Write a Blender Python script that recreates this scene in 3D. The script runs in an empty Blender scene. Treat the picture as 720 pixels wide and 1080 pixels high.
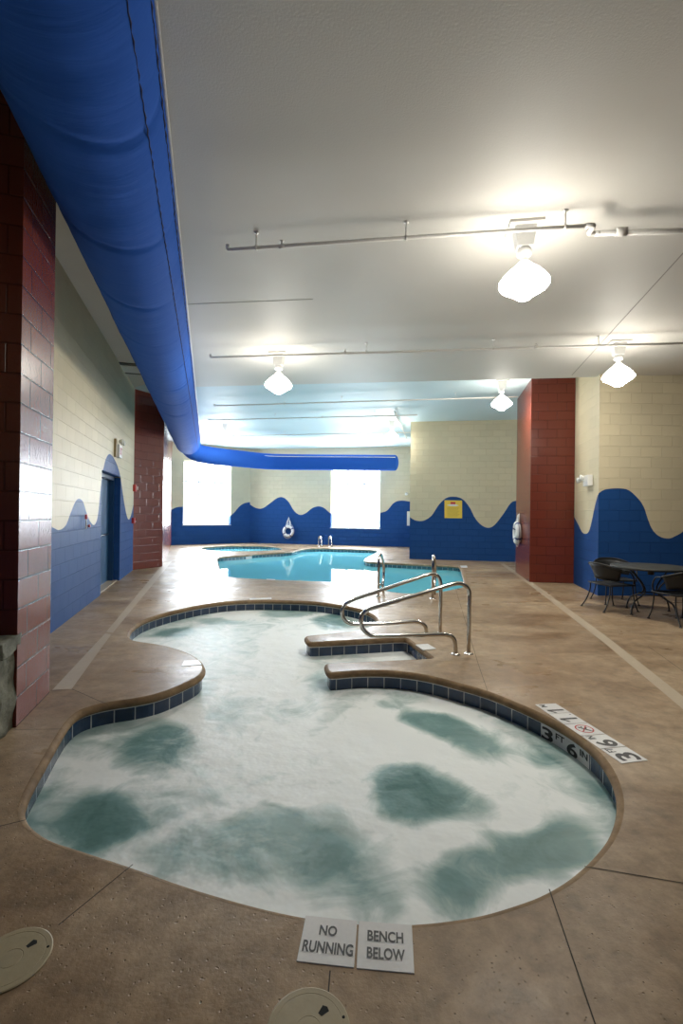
import bpy, math, random
from math import sin, cos, pi, atan2, sqrt, tan, radians
from mathutils import Vector, Matrix, noise
from mathutils.geometry import delaunay_2d_cdt
S = bpy.context.scene
C = S.collection
random.seed(7)

# ------------------------------------------------------------------ camera
EYE = Vector((0, 0, 1.5)); FOC = 500.0
PITCH = 0.0030; ROLL = 0.012
F = Vector((0, cos(PITCH), sin(PITCH)))
U0 = Vector((0, -sin(PITCH), cos(PITCH))); R0 = Vector((1, 0, 0))
R = R0 * cos(ROLL) + U0 * sin(ROLL)
U = U0 * cos(ROLL) - R0 * sin(ROLL)
cd = bpy.data.cameras.new('camera'); cam = bpy.data.objects.new('camera', cd); C.objects.link(cam)
cd.sensor_fit = 'VERTICAL'; cd.sensor_height = 24.0; cd.lens = FOC / 1080 * 24.0
cd.clip_start = 0.05; cd.clip_end = 200
cam.matrix_world = Matrix(((R.x, U.x, -F.x, EYE.x), (R.y, U.y, -F.y, EYE.y), (R.z, U.z, -F.z, EYE.z), (0, 0, 0, 1)))
S.camera = cam

# ------------------------------------------------------------------ world and exposure
w = bpy.data.worlds.new('overcast_daylight'); S.world = w; w.use_nodes = True
w.node_tree.nodes['Background'].inputs[0].default_value = (0.86, 0.93, 1.0, 1)
w.node_tree.nodes['Background'].inputs[1].default_value = 6.0
S.view_settings.view_transform = 'Standard'; S.view_settings.look = 'None'
S.view_settings.exposure = 0.36; S.view_settings.gamma = 1.0
S.view_settings.use_curve_mapping = False
S.cycles.use_denoising = True
S.cycles.max_bounces = 8; S.cycles.diffuse_bounces = 5; S.cycles.transparent_max_bounces = 12
S.cycles.sample_clamp_indirect = 6.0
LAMP_STRENGTH = 96.0
DAYLIGHT = 1250.0

def area(name, loc, direction, sx, sy, power, color=(0.86, 0.93, 1.0)):
    l = bpy.data.lights.new(name, 'AREA'); l.shape = 'RECTANGLE'; l.size = sx; l.size_y = sy
    l.energy = power; l.color = color
    o = bpy.data.objects.new(name, l); C.objects.link(o); o.location = loc
    o.rotation_euler = Vector(direction).to_track_quat('-Z', 'Z').to_euler()
    return o

# ------------------------------------------------------------------ photo measurement -> place
def ray(px, py):
    return F + R * ((px - 360) / FOC) + U * ((540 - py) / FOC)
def at(px, py, z=0.0):                     # where a sight line meets the level z
    d = ray(px, py); return EYE + d * ((z - EYE.z) / d.z)
def on_wall(px, py, p0, p1):               # where a sight line meets the upright plane p0-p1 -> (s, z)
    d = ray(px, py); t = Vector((p1[0] - p0[0], p1[1] - p0[1])).normalized()
    n = Vector((-t.y, t.x)); k = ((p0[0] - EYE.x) * n.x + (p0[1] - EYE.y) * n.y) / (d.x * n.x + d.y * n.y)
    q = EYE + d * k
    return ((q.x - p0[0]) * t.x + (q.y - p0[1]) * t.y, q.z)
AX = Vector((-0.2706, 0.9627)); LX = Vector((0.9627, 0.2706))    # along / across the left side of the hall
def left(t, l, z=0.0): return Vector((AX.x * t + LX.x * l, AX.y * t + LX.y * l, z))
MA = Vector((0.146, 0.9893)); NA = Vector((0.9893, -0.146))      # along / across the main hall
def V2(p): return Vector((p[0], p[1]))
def V3(p, z): return Vector((p[0], p[1], z))

# ------------------------------------------------------------------ materials
def new_mat(name):
    m = bpy.data.materials.new(name); m.use_nodes = True
    return m, m.node_tree.nodes, m.node_tree.links, m.node_tree.nodes['Principled BSDF']
def N(nt, kind, **kw):
    n = nt.new(kind)
    for k, v in kw.items():
        if k in n.inputs: n.inputs[k].default_value = v
        else: setattr(n, k, v)
    return n
def ramp(nodes, pts):
    r = nodes.new('ShaderNodeValToRGB'); e = r.color_ramp.elements
    while len(e) < len(pts): e.new(0.5)
    for el, (p, c) in zip(e, pts):
        el.position = p; el.color = (c[0], c[1], c[2], 1) if isinstance(c, (tuple, list)) else (c, c, c, 1)
    return r
def simple(name, col, rough=0.5, metal=0.0, bump=0.0, scale=60, coat=0.0):
    m, n, l, b = new_mat(name)
    b.inputs['Base Color'].default_value = (*col, 1); b.inputs['Roughness'].default_value = rough
    b.inputs['Metallic'].default_value = metal; b.inputs['Coat Weight'].default_value = coat
    tc = n.new('ShaderNodeTexCoord'); nz = N(n, 'ShaderNodeTexNoise', Scale=float(scale), Detail=3.0)
    l.new(tc.outputs['Object'], nz.inputs['Vector'])
    mx = n.new('ShaderNodeMix'); mx.data_type = 'RGBA'; mx.blend_type = 'MULTIPLY'; mx.inputs[0].default_value = 0.15
    mx.inputs[6].default_value = (*col, 1); l.new(nz.outputs['Fac'], mx.inputs[7]); l.new(mx.outputs[2], b.inputs['Base Color'])
    if bump:
        bp = N(n, 'ShaderNodeBump', Strength=bump, Distance=0.01); l.new(nz.outputs['Fac'], bp.inputs['Height'])
        l.new(bp.outputs[0], b.inputs['Normal'])
    return m
def emit(name, col, s):
    m, n, l, b = new_mat(name)
    b.inputs['Base Color'].default_value = (*col, 1); b.inputs['Emission Color'].default_value = (*col, 1)
    b.inputs['Emission Strength'].default_value = s; return m
def block_paint(name, col, rough, bumpy=0.3, mortar=0.93, spec=0.16, bdist=0.008):
    m, n, l, b = new_mat(name)
    uv = n.new('ShaderNodeUVMap'); uv.uv_map = 'uv'
    br = N(n, 'ShaderNodeTexBrick', Scale=1.0); br.offset = 0.5
    br.inputs['Brick Width'].default_value = 0.4064; br.inputs['Row Height'].default_value = 0.2032
    br.inputs['Mortar Size'].default_value = 0.007; br.inputs['Mortar Smooth'].default_value = 0.5
    br.inputs['Color1'].default_value = (*col, 1); br.inputs['Color2'].default_value = (col[0]*.93, col[1]*.93, col[2]*.93, 1)
    br.inputs['Mortar'].default_value = (col[0]*mortar, col[1]*mortar, col[2]*mortar, 1)
    l.new(uv.outputs[0], br.inputs['Vector'])
    tc = n.new('ShaderNodeTexCoord'); nz = N(n, 'ShaderNodeTexNoise', Scale=55.0, Detail=3.0); l.new(tc.outputs['Object'], nz.inputs['Vector'])
    big = N(n, 'ShaderNodeTexNoise', Scale=2.0, Detail=3.0); l.new(tc.outputs['Object'], big.inputs['Vector'])
    rr = n.new('ShaderNodeMapRange'); rr.inputs[3].default_value = rough * .92; rr.inputs[4].default_value = rough * 1.08
    l.new(big.outputs['Fac'], rr.inputs[0]); l.new(rr.outputs[0], b.inputs['Roughness'])
    b1 = N(n, 'ShaderNodeBump', Strength=bumpy, Distance=0.003); l.new(nz.outputs['Fac'], b1.inputs['Height'])
    b2 = N(n, 'ShaderNodeBump', Strength=1.0, Distance=bdist); b2.invert = True
    l.new(br.outputs['Fac'], b2.inputs['Height']); l.new(b1.outputs[0], b2.inputs['Normal'])
    b.inputs['Specular IOR Level'].default_value = spec
    l.new(br.outputs['Color'], b.inputs['Base Color']); l.new(b2.outputs[0], b.inputs['Normal'])
    return m
M = {}
M['cream'] = block_paint('cream block paint', (0.60, 0.53, 0.37), 0.46, mortar=.965, bdist=.005)
M['blue'] = block_paint('blue block paint', (0.017, 0.067, 0.22), 0.46, spec=.06)
M['red'] = block_paint('brick red gloss block paint', (0.17, 0.036, 0.021), 0.24, 0.5, .62, .30, .008)
def ceiling_mat(name, col):
    m, n, l, b = new_mat(name)
    tc = n.new('ShaderNodeTexCoord'); nz = N(n, 'ShaderNodeTexNoise', Scale=70.0, Detail=4.0); l.new(tc.outputs['Object'], nz.inputs['Vector'])
    big = N(n, 'ShaderNodeTexNoise', Scale=0.7, Detail=4.0); l.new(tc.outputs['Object'], big.inputs['Vector'])
    r = ramp(n, [(0.3, tuple(c * .93 for c in col)), (0.7, col)]); l.new(big.outputs['Fac'], r.inputs[0]); l.new(r.outputs[0], b.inputs['Base Color'])
    bp = N(n, 'ShaderNodeBump', Strength=0.4, Distance=0.003); l.new(nz.outputs['Fac'], bp.inputs['Height']); l.new(bp.outputs[0], b.inputs['Normal'])
    b.inputs['Roughness'].default_value = 0.6
    return m
M['ceil'] = ceiling_mat('textured warm grey ceiling', (0.66, 0.635, 0.59))
M['ceil_blue'] = ceiling_mat('pale blue ceiling', (0.60, 0.72, 0.76))
def deck_mat(name='stained textured concrete', edge=False):
    m, n, l, b = new_mat(name)
    tc = n.new('ShaderNodeTexCoord'); mp = n.new('ShaderNodeMapping'); mp.inputs['Scale'].default_value = (0.55, 1.0, 1)
    l.new(tc.outputs['Object'], mp.inputs[0])
    big = N(n, 'ShaderNodeTexNoise', Scale=1.1, Detail=7.0, Roughness=0.68, Distortion=0.6); l.new(mp.outputs[0], big.inputs['Vector'])
    r1 = ramp(n, [(0.3, (0.19, 0.118, 0.064)), (0.5, (0.335, 0.235, 0.145)), (0.72, (0.47, 0.355, 0.235))]); l.new(big.outputs['Fac'], r1.inputs[0])
    med = N(n, 'ShaderNodeTexNoise', Scale=9.0, Detail=6.0, Roughness=0.7); l.new(tc.outputs['Object'], med.inputs['Vector'])
    r2 = ramp(n, [(0.32, 0.45), (0.62, 1.0)]); l.new(med.outputs['Fac'], r2.inputs[0])
    mx = n.new('ShaderNodeMix'); mx.data_type = 'RGBA'; mx.blend_type = 'MULTIPLY'; mx.inputs[0].default_value = 0.7
    l.new(r1.outputs[0], mx.inputs[6]); l.new(r2.outputs[0], mx.inputs[7])
    vor = N(n, 'ShaderNodeTexVoronoi', Scale=38.0, Randomness=1.0)
    wob = N(n, 'ShaderNodeTexNoise', Scale=14.0, Detail=2.0); l.new(tc.outputs['Object'], wob.inputs['Vector'])
    ws = n.new('ShaderNodeVectorMath'); ws.operation = 'SCALE'; ws.inputs[3].default_value = 0.035; l.new(wob.outputs['Color'], ws.inputs[0])
    ad = n.new('ShaderNodeVectorMath'); ad.operation = 'ADD'; l.new(tc.outputs['Object'], ad.inputs[0]); l.new(ws.outputs[0], ad.inputs[1])
    l.new(ad.outputs[0], vor.inputs['Vector'])
    pits = ramp(n, [(0.06, 0.30), (0.17, 1.0)]); l.new(vor.outputs['Distance'], pits.inputs[0])
    mask = ramp(n, [(0.50, 0.0), (0.60, 1.0)]); l.new(med.outputs['Fac'], mask.inputs[0])
    mx2 = n.new('ShaderNodeMix'); mx2.data_type = 'RGBA'; mx2.blend_type = 'MULTIPLY'
    l.new(mask.outputs[0], mx2.inputs[0]); l.new(mx.outputs[2], mx2.inputs[6]); l.new(pits.outputs[0], mx2.inputs[7])
    l.new(mx2.outputs[2], b.inputs['Base Color'])
    wet = N(n, 'ShaderNodeTexNoise', Scale=1.6, Detail=5.0, Roughness=0.6); l.new(mp.outputs[0], wet.inputs['Vector'])
    r3 = ramp(n, [(0.35, 0.26), (0.65, 0.50)]); l.new(wet.outputs['Fac'], r3.inputs[0]); l.new(r3.outputs[0], b.inputs['Roughness']); b.inputs['Specular IOR Level'].default_value = 0.2
    bp = N(n, 'ShaderNodeBump', Strength=0.35, Distance=0.012); l.new(med.outputs['Fac'], bp.inputs['Height'])
    bp2 = N(n, 'ShaderNodeBump', Strength=0.5, Distance=0.004); l.new(pits.outputs[0], bp2.inputs['Height']); l.new(bp.outputs[0], bp2.inputs['Normal'])
    l.new(bp2.outputs[0], b.inputs['Normal'])
    if edge:                                            # the troweled coping is browner and dull
        r3.color_ramp.elements[0].color = (.62,)*3 + (1,); r3.color_ramp.elements[1].color = (.75,)*3 + (1,); b.inputs['Specular IOR Level'].default_value = 0.08
        for e, c in zip(r1.color_ramp.elements, ((.17, .108, .06), (.26, .175, .10), (.33, .232, .14))): e.color = (*c, 1)
    return m
M['deck'] = deck_mat(); M['coping'] = deck_mat('brown troweled coping', True)
M['joint'] = simple('dark deck joint', (0.035, 0.028, 0.02), 0.8)
M['strip'] = simple('pale drain strip', (0.43, 0.35, 0.255), 0.4, bump=0.2, scale=25)
def tile_mat(name, c1, c2, grout, w=0.152, h=0.16):
    m, n, l, b = new_mat(name)
    uv = n.new('ShaderNodeUVMap'); uv.uv_map = 'uv'
    br = N(n, 'ShaderNodeTexBrick', Scale=1.0); br.offset = 0.0
    br.inputs['Brick Width'].default_value = w; br.inputs['Row Height'].default_value = h
    br.inputs['Mortar Size'].default_value = 0.0045; br.inputs['Mortar Smooth'].default_value = 0.1
    br.inputs['Color1'].default_value = (*c1, 1); br.inputs['Color2'].default_value = (*c2, 1); br.inputs['Mortar'].default_value = (*grout, 1)
    l.new(uv.outputs[0], br.inputs['Vector'])
    tc = n.new('ShaderNodeTexCoord'); nz = N(n, 'ShaderNodeTexNoise', Scale=12.0, Detail=4.0); l.new(tc.outputs['Object'], nz.inputs['Vector'])
    r = ramp(n, [(0.3, 0.6), (0.7, 1.0)]); l.new(nz.outputs['Fac'], r.inputs[0])
    mx = n.new('ShaderNodeMix'); mx.data_type = 'RGBA'; mx.blend_type = 'MULTIPLY'; mx.inputs[0].default_value = .7
    l.new(br.outputs['Color'], mx.inputs[6]); l.new(r.outputs[0], mx.inputs[7]); l.new(mx.outputs[2], b.inputs['Base Color'])
    b.inputs['Roughness'].default_value = 0.18
    bp = N(n, 'ShaderNodeBump', Strength=0.6, Distance=0.003); bp.invert = True; l.new(br.outputs['Fac'], bp.inputs['Height']); l.new(bp.outputs[0], b.inputs['Normal'])
    return m
M['tile'] = tile_mat('navy slate waterline tile', (0.020, 0.045, 0.10), (0.032, 0.065, 0.135), (0.55, 0.58, 0.6))
M['pooltile'] = tile_mat('blue green pool tile', (0.05, 0.14, 0.19), (0.07, 0.19, 0.25), (0.6, 0.68, 0.7))
M['plaster'] = simple('pale pool plaster', (0.50, 0.80, 0.86), 0.6)
M['spaplaster'] = simple('pale spa plaster', (0.6, 0.68, 0.68), 0.6)
def spa_water_mat():
    m, n, l, b = new_mat('foaming spa water')
    at_ = n.new('ShaderNodeAttribute'); at_.attribute_name = 'foam'
    tc = n.new('ShaderNodeTexCoord'); nz = N(n, 'ShaderNodeTexNoise', Scale=3.2, Detail=7.0, Roughness=0.62, Distortion=1.6); l.new(tc.outputs['Object'], nz.inputs['Vector'])
    mr = n.new('ShaderNodeMapRange'); mr.inputs[1].default_value = .3; mr.inputs[2].default_value = .7; mr.inputs[3].default_value = -.16; mr.inputs[4].default_value = .16
    l.new(nz.outputs['Fac'], mr.inputs[0])
    ad = n.new('ShaderNodeMath'); ad.operation = 'ADD'; l.new(at_.outputs['Fac'], ad.inputs[0]); l.new(mr.outputs[0], ad.inputs[1])
    r = ramp(n, [(0.0, (0.05, 0.14, 0.135)), (0.35, (0.14, 0.26, 0.255)), (0.62, (0.42, 0.52, 0.51)), (0.85, (0.78, 0.82, 0.82))]); l.new(ad.outputs[0], r.inputs[0])
    l.new(r.outputs[0], b.inputs['Base Color'])
    rr = ramp(n, [(0.0, 0.30), (1.0, 0.55)]); l.new(ad.outputs[0], rr.inputs[0]); l.new(rr.outputs[0], b.inputs['Roughness'])
    b.inputs['IOR'].default_value = 1.33
    w1 = N(n, 'ShaderNodeTexNoise', Scale=5.0, Detail=3.0); l.new(tc.outputs['Object'], w1.inputs['Vector'])
    bp = N(n, 'ShaderNodeBump', Strength=0.3, Distance=0.04); l.new(w1.outputs['Fac'], bp.inputs['Height']); l.new(bp.outputs[0], b.inputs['Normal'])
    return m
M['spawater'] = spa_water_mat()
def clear_mat(name, tint, bump, dist=0.01, scale=2.0, ior=1.33, rough=0.02):
    m = bpy.data.materials.new(name); m.use_nodes = True; n = m.node_tree.nodes; l = m.node_tree.links
    n.remove(n['Principled BSDF']); out = n['Material Output']
    t = n.new('ShaderNodeBsdfTransparent'); t.inputs[0].default_value = (*tint, 1)
    g = n.new('ShaderNodeBsdfGlossy'); g.inputs['Roughness'].default_value = rough
    fr = n.new('ShaderNodeFresnel'); fr.inputs[0].default_value = ior
    mx = n.new('ShaderNodeMixShader'); l.new(fr.outputs[0], mx.inputs[0]); l.new(t.outputs[0], mx.inputs[1]); l.new(g.outputs[0], mx.inputs[2]); l.new(mx.outputs[0], out.inputs[0])
    if bump:
        tc = n.new('ShaderNodeTexCoord'); nz = N(n, 'ShaderNodeTexNoise', Scale=scale, Detail=2.0); l.new(tc.outputs['Object'], nz.inputs['Vector'])
        bp = N(n, 'ShaderNodeBump', Strength=bump, Distance=dist); l.new(nz.outputs['Fac'], bp.inputs['Height'])
        l.new(bp.outputs[0], g.inputs['Normal']); l.new(bp.outputs[0], fr.inputs['Normal'])
    return m
M['water'] = clear_mat('clear pool water', (0.62, 0.93, 0.97), 0.12, 0.01, 1.2, ior=1.25)
_n = M['water'].node_tree.nodes; _l = M['water'].node_tree.links          # light scattered back by the water itself
_d = _n.new('ShaderNodeBsdfDiffuse'); _d.inputs[0].default_value = (0.22, 0.72, 0.84, 1)
_m = _n.new('ShaderNodeMixShader'); _m.inputs[0].default_value = 0.75
_mx = [q for q in _n if q.type == 'MIX_SHADER' and q != _m][0]; _t = [q for q in _n if q.type == 'BSDF_TRANSPARENT'][0]
_l.new(_t.outputs[0], _m.inputs[1]); _l.new(_d.outputs[0], _m.inputs[2]); _l.new(_m.outputs[0], _mx.inputs[1])
M['glass'] = clear_mat('window glass', (0.97, 0.98, 0.98), 0, ior=1.45)
M['white'] = simple('white painted metal', (0.78, 0.78, 0.76), 0.4)
M['pipe'] = simple('white painted pipe', (0.80, 0.78, 0.74), 0.4)
M['frame'] = simple('white window frame', (0.8, 0.82, 0.82), 0.4)
M['steel'] = simple('polished stainless steel', (0.60, 0.58, 0.55), 0.17, 1.0, scale=20)
M['iron'] = simple('black wrought iron', (0.006, 0.007, 0.008), 0.55)
M['tabletop'] = simple('dark grey mesh table top', (0.016, 0.018, 0.017), 0.6)
M['ltile'] = simple('white ceramic marker tile', (0.72, 0.72, 0.72), 0.3)
M['ink'] = simple('black lettering', (0.012, 0.012, 0.014), 0.5)
M['redink'] = simple('red lettering', (0.50, 0.02, 0.02), 0.5)
M['lid'] = simple('beige plastic lid', (0.34, 0.28, 0.165), 0.55, bump=0.1, scale=30)
M['dark'] = simple('dark hollow', (0.006, 0.006, 0.005), 0.9)
M['firered'] = simple('fire alarm red', (0.50, 0.02, 0.015), 0.35)
M['yellow'] = simple('yellow notice', (0.78, 0.55, 0.06), 0.5)
M['door'] = simple('blue painted door', (0.028, 0.10, 0.22), 0.3)
M['doorframe'] = simple('dark blue painted door frame', (0.012, 0.05, 0.13), 0.3)
M['bluerope'] = simple('navy band', (0.02, 0.03, 0.18), 0.5)
M['rope'] = simple('white rope', (0.75, 0.75, 0.74), 0.7)
M['lens'] = simple('clear lamp lens', (0.85, 0.85, 0.82), 0.1)
M['gold'] = simple('tan backing plate', (0.30, 0.22, 0.10), 0.5)
M['lampglow'] = emit('glowing lamp glass', (1.0, 0.955, 0.85), LAMP_STRENGTH)
M['reflector'] = emit('dimly glowing ribbed reflector', (1.0, 0.955, 0.85), LAMP_STRENGTH * .12)
def fabric_mat():
    m, n, l, b = new_mat('royal blue duct fabric')
    uv = n.new('ShaderNodeUVMap'); uv.uv_map = 'uv'
    mp = n.new('ShaderNodeMapping'); mp.inputs['Scale'].default_value = (4.0, 0.7, 1); l.new(uv.outputs[0], mp.inputs[0])
    nz = N(n, 'ShaderNodeTexNoise', Scale=1.0, Detail=5.0, Roughness=0.55, Distortion=0.5); l.new(mp.outputs[0], nz.inputs['Vector'])
    mp2 = n.new('ShaderNodeMapping'); mp2.inputs['Scale'].default_value = (14.0, 0.8, 1); l.new(uv.outputs[0], mp2.inputs[0])
    nz2 = N(n, 'ShaderNodeTexNoise', Scale=1.0, Detail=3.0, Distortion=0.8); l.new(mp2.outputs[0], nz2.inputs['Vector'])
    b1 = N(n, 'ShaderNodeBump', Strength=0.25, Distance=0.04); l.new(nz.outputs['Fac'], b1.inputs['Height'])
    b2 = N(n, 'ShaderNodeBump', Strength=0.16, Distance=0.012); l.new(nz2.outputs['Fac'], b2.inputs['Height']); l.new(b1.outputs[0], b2.inputs['Normal'])
    l.new(b2.outputs[0], b.inputs['Normal'])
    b.inputs['Base Color'].default_value = (0.026, 0.105, 0.46, 1); b.inputs['Roughness'].default_value = 0.8; b.inputs['Specular IOR Level'].default_value = 0.05
    return m
M['fabric'] = fabric_mat()
M['seam'] = simple('dark navy stitching', (0.008, 0.015, 0.07), 0.8)
def stone_mat():
    m, n, l, b = new_mat('rough grey stone')
    tc = n.new('ShaderNodeTexCoord'); nz = N(n, 'ShaderNodeTexNoise', Scale=7.0, Detail=8.0, Roughness=0.7); l.new(tc.outputs['Object'], nz.inputs['Vector'])
    r = ramp(n, [(0.3, (0.05, 0.05, 0.035)), (0.55, (0.17, 0.17, 0.125)), (0.75, (0.30, 0.29, 0.23))]); l.new(nz.outputs['Fac'], r.inputs[0]); l.new(r.outputs[0], b.inputs['Base Color'])
    bp = N(n, 'ShaderNodeBump', Strength=0.9, Distance=0.03); l.new(nz.outputs['Fac'], bp.inputs['Height']); l.new(bp.outputs[0], b.inputs['Normal'])
    b.inputs['Roughness'].default_value = 0.85; return m
M['stone'] = stone_mat()

# ------------------------------------------------------------------ mesh builder
class MB:
    def __init__(s): s.v = []; s.f = []; s.uv = []; s.mi = []; s.sm = []
    def face(s, pts, uvs=None, mi=0, smooth=False):
        k = len(s.v); s.v += [Vector(p) for p in pts]; s.f.append(tuple(range(k, k + len(pts))))
        s.uv.append(uvs or [(0, 0)] * len(pts)); s.mi.append(mi); s.sm.append(smooth); return s
    def grid(s, rows, closed_u=False, uvs=None, mi=0, smooth=True):     # rows of points
        k = len(s.v); nr = len(rows); nc = len(rows[0])
        for r in rows: s.v += [Vector(p) for p in r]
        for i in range(nr - 1):
            for j in range(nc if closed_u else nc - 1):
                j2 = (j + 1) % nc
                s.f.append((k + i*nc + j, k + i*nc + j2, k + (i+1)*nc + j2, k + (i+1)*nc + j))
                if uvs:
                    a, b_, c_, d = uvs[i][j], uvs[i][j+1], uvs[i+1][j+1], uvs[i+1][j]
                    s.uv.append([a, b_, c_, d])
                else: s.uv.append([(0, 0)] * 4)
                s.mi.append(mi); s.sm.append(smooth)
        return s
    def box(s, c, size, ax=(1, 0, 0), ay=(0, 1, 0), az=(0, 0, 1), taper=1.0, mi=0):
        c = Vector(c); ax, ay, az = Vector(ax), Vector(ay), Vector(az); hx, hy, hz = [q / 2 for q in size]
        P = []
        for z in (-1, 1):
            k = taper if z < 0 else 1.0
            for x, y in ((-1, -1), (1, -1), (1, 1), (-1, 1)): P.append(c + ax*hx*x*k + ay*hy*y*k + az*hz*z)
        for q in ((3, 2, 1, 0), (4, 5, 6, 7), (0, 1, 5, 4), (1, 2, 6, 5), (2, 3, 7, 6), (3, 0, 4, 7)):
            s.face([P[i] for i in q], mi=mi)
        return s
    def prism(s, poly, z0, z1, u0=0.0, mi=0, caps=True):
        n = len(poly); u = u0
        A = sum(poly[i][0]*poly[(i+1) % n][1] - poly[(i+1) % n][0]*poly[i][1] for i in range(n))
        if A < 0: poly = poly[::-1]
        for i in range(n):
            a, b = poly[i], poly[(i+1) % n]; L = (V2(b) - V2(a)).length
            s.face([V3(a, z0), V3(b, z0), V3(b, z1), V3(a, z1)], [(u, z0), (u+L, z0), (u+L, z1), (u, z1)], mi); u += L
        if caps:
            s.face([V3(p, z1) for p in poly], [(p[0], p[1]) for p in poly], mi); s.face([V3(p, z0) for p in poly[::-1]], [(p[0], p[1]) for p in poly[::-1]], mi)
        return s
    def tube(s, pts, r, seg=12, cap=True, mi=0):
        pts = [Vector(p) for p in pts]; rows = []; up = None
        rr = r if isinstance(r, (list, tuple)) else [r] * len(pts)
        for i, p in enumerate(pts):
            t = (pts[min(i+1, len(pts)-1)] - pts[max(i-1, 0)]).normalized()
            if up is None: up = t.orthogonal().normalized()
            up = (up - t * up.dot(t)); up = up.normalized() if up.length > 1e-6 else t.orthogonal().normalized()
            b = t.cross(up); rows.append([p + (up*cos(2*pi*k/seg) + b*sin(2*pi*k/seg)) * rr[i] for k in range(seg)])
        s.grid(rows, True, mi=mi)
        if cap: s.face(rows[0][::-1], mi=mi); s.face(rows[-1], mi=mi)
        return s
    def lathe(s, prof, c=(0, 0, 0), seg=32, ax=(1, 0, 0), ay=(0, 1, 0), az=(0, 0, 1), mi=0, smooth=True):
        c = Vector(c); ax, ay, az = Vector(ax), Vector(ay), Vector(az)
        rows = [[c + (ax*cos(2*pi*k/seg) + ay*sin(2*pi*k/seg)) * max(r, 1e-4) + az*z for k in range(seg)] for r, z in prof]
        return s.grid(rows, True, mi=mi, smooth=smooth)
    def build(s, name, mats, parent=None):
        off = Vector(parent['_o']) if parent is not None and '_o' in parent else Vector((0, 0, 0))
        me = bpy.data.meshes.new(name); me.from_pydata([tuple(v - off) for v in s.v], [], s.f)
        uvl = me.uv_layers.new(name='uv'); k = 0; d = []
        for u in s.uv:
            for q in u: d += [q[0], q[1]]
        uvl.data.foreach_set('uv', d)
        for m in (mats if isinstance(mats, (list, tuple)) else [mats]): me.materials.append(m)
        me.polygons.foreach_set('material_index', s.mi); me.polygons.foreach_set('use_smooth', s.sm)
        import bmesh
        bm = bmesh.new(); bm.from_mesh(me); bmesh.ops.remove_doubles(bm, verts=bm.verts, dist=1e-5)
        if not getattr(s, 'keep', False): bmesh.ops.recalc_face_normals(bm, faces=bm.faces)
        bm.to_mesh(me); bm.free()
        o = bpy.data.objects.new(name, me); C.objects.link(o)
        if parent is not None: o.parent = parent
        return o
def bevel(o, wdt=0.004, seg=2):
    m = o.modifiers.new('bevel', 'BEVEL'); m.width = wdt; m.segments = seg; m.limit_method = 'ANGLE'; return o
def tag(o, label=None, cat=None, group=None, kind=None):
    if label: o['label'] = label
    if cat: o['category'] = cat
    if group: o['group'] = group
    if kind: o['kind'] = kind
    return o
def thing(name, loc, label=None, cat=None, group=None, kind=None):
    o = bpy.data.objects.new(name, None); C.objects.link(o); o.location = Vector(loc); o['_o'] = tuple(loc)
    o.empty_display_size = 0.1
    return tag(o, label, cat, group, kind)
def sub(parent, child_list=None): return parent
def structure(o): o['kind'] = 'structure'; return o
def crom(pts, n=6, closed=False):
    pts = [Vector(p) for p in pts]; out = []; N_ = len(pts)
    for i in range(N_ if closed else N_ - 1):
        p0 = pts[(i-1) % N_] if closed or i > 0 else pts[0]; p1 = pts[i]; p2 = pts[(i+1) % N_]
        p3 = pts[(i+2) % N_] if closed or i + 2 < N_ else pts[-1]
        for k in range(n):
            t = k / n
            out.append(0.5 * ((2*p1) + (p2 - p0)*t + (2*p0 - 5*p1 + 4*p2 - p3)*t*t + (3*p1 - p0 - 3*p2 + p3)*t**3))
    if not closed: out.append(pts[-1])
    return out
def round_path(pts, r=0.08, n=6):                     # polyline with filleted bends
    pts = [Vector(p) for p in pts]; out = [pts[0]]
    for i in range(1, len(pts) - 1):
        a, b, c = pts[i-1], pts[i], pts[i+1]; d1 = (a - b); d2 = (c - b); q = min(r, d1.length*.49, d2.length*.49)
        p = b + d1.normalized()*q; e = b + d2.normalized()*q
        for k in range(n + 1):
            t = k / n; out.append(p*(1-t)**2 + b*2*t*(1-t) + e*t*t)
    out.append(pts[-1]); return out
_fc = {}
def text_pts(body):                                   # outline triangles of a word in a 0..1 box
    if body in _fc: return _fc[body]
    if body == '1':                                     # a one with its flag
        _fc[body] = ([(.62, 0), (1, 0), (1, 1), (.62, 1), (.62, .20), (.40, .30), (0, .38), (0, .24), (.30, .17), (.48, .08)], [(0, 4, 3, 2, 1), (0, 9, 8, 5, 4), (8, 7, 6, 5)]); return _fc[body]
    cu = bpy.data.curves.new('lettering', 'FONT'); cu.body = body; cu.size = 1.0; cu.resolution_u = 4; cu.offset = 0.028
    ob = bpy.data.objects.new('lettering', cu); C.objects.link(ob); bpy.context.view_layer.update()
    me = bpy.data.meshes.new_from_object(ob.evaluated_get(bpy.context.evaluated_depsgraph_get()))
    vs = [Vector(v.co) for v in me.vertices]; fs = [tuple(p.vertices) for p in me.polygons]
    bpy.data.objects.remove(ob); bpy.data.curves.remove(cu); bpy.data.meshes.remove(me)
    x0 = min(v.x for v in vs); x1 = max(v.x for v in vs); y0 = min(v.y for v in vs); y1 = max(v.y for v in vs)
    vs = [((v.x - x0)/(x1 - x0), (y1 - v.y)/(y1 - y0)) for v in vs]
    _fc[body] = (vs, fs); return _fc[body]
def bil(q, u, v): return (q[0]*(1-u) + q[1]*u)*(1-v) + (q[3]*(1-u) + q[2]*u)*v
def text_on(mb, quad, body, u0, v0, u1, v1, lift, mi=0):
    vs, fs = text_pts(body); k = len(mb.v)
    for a, b in vs: mb.v.append(bil(quad, u0 + (u1-u0)*a, v0 + (v1-v0)*b) + lift)
    for f in fs: mb.f.append(tuple(k + i for i in f)); mb.uv.append([(0, 0)]*len(f)); mb.mi.append(mi); mb.sm.append(False)
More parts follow.
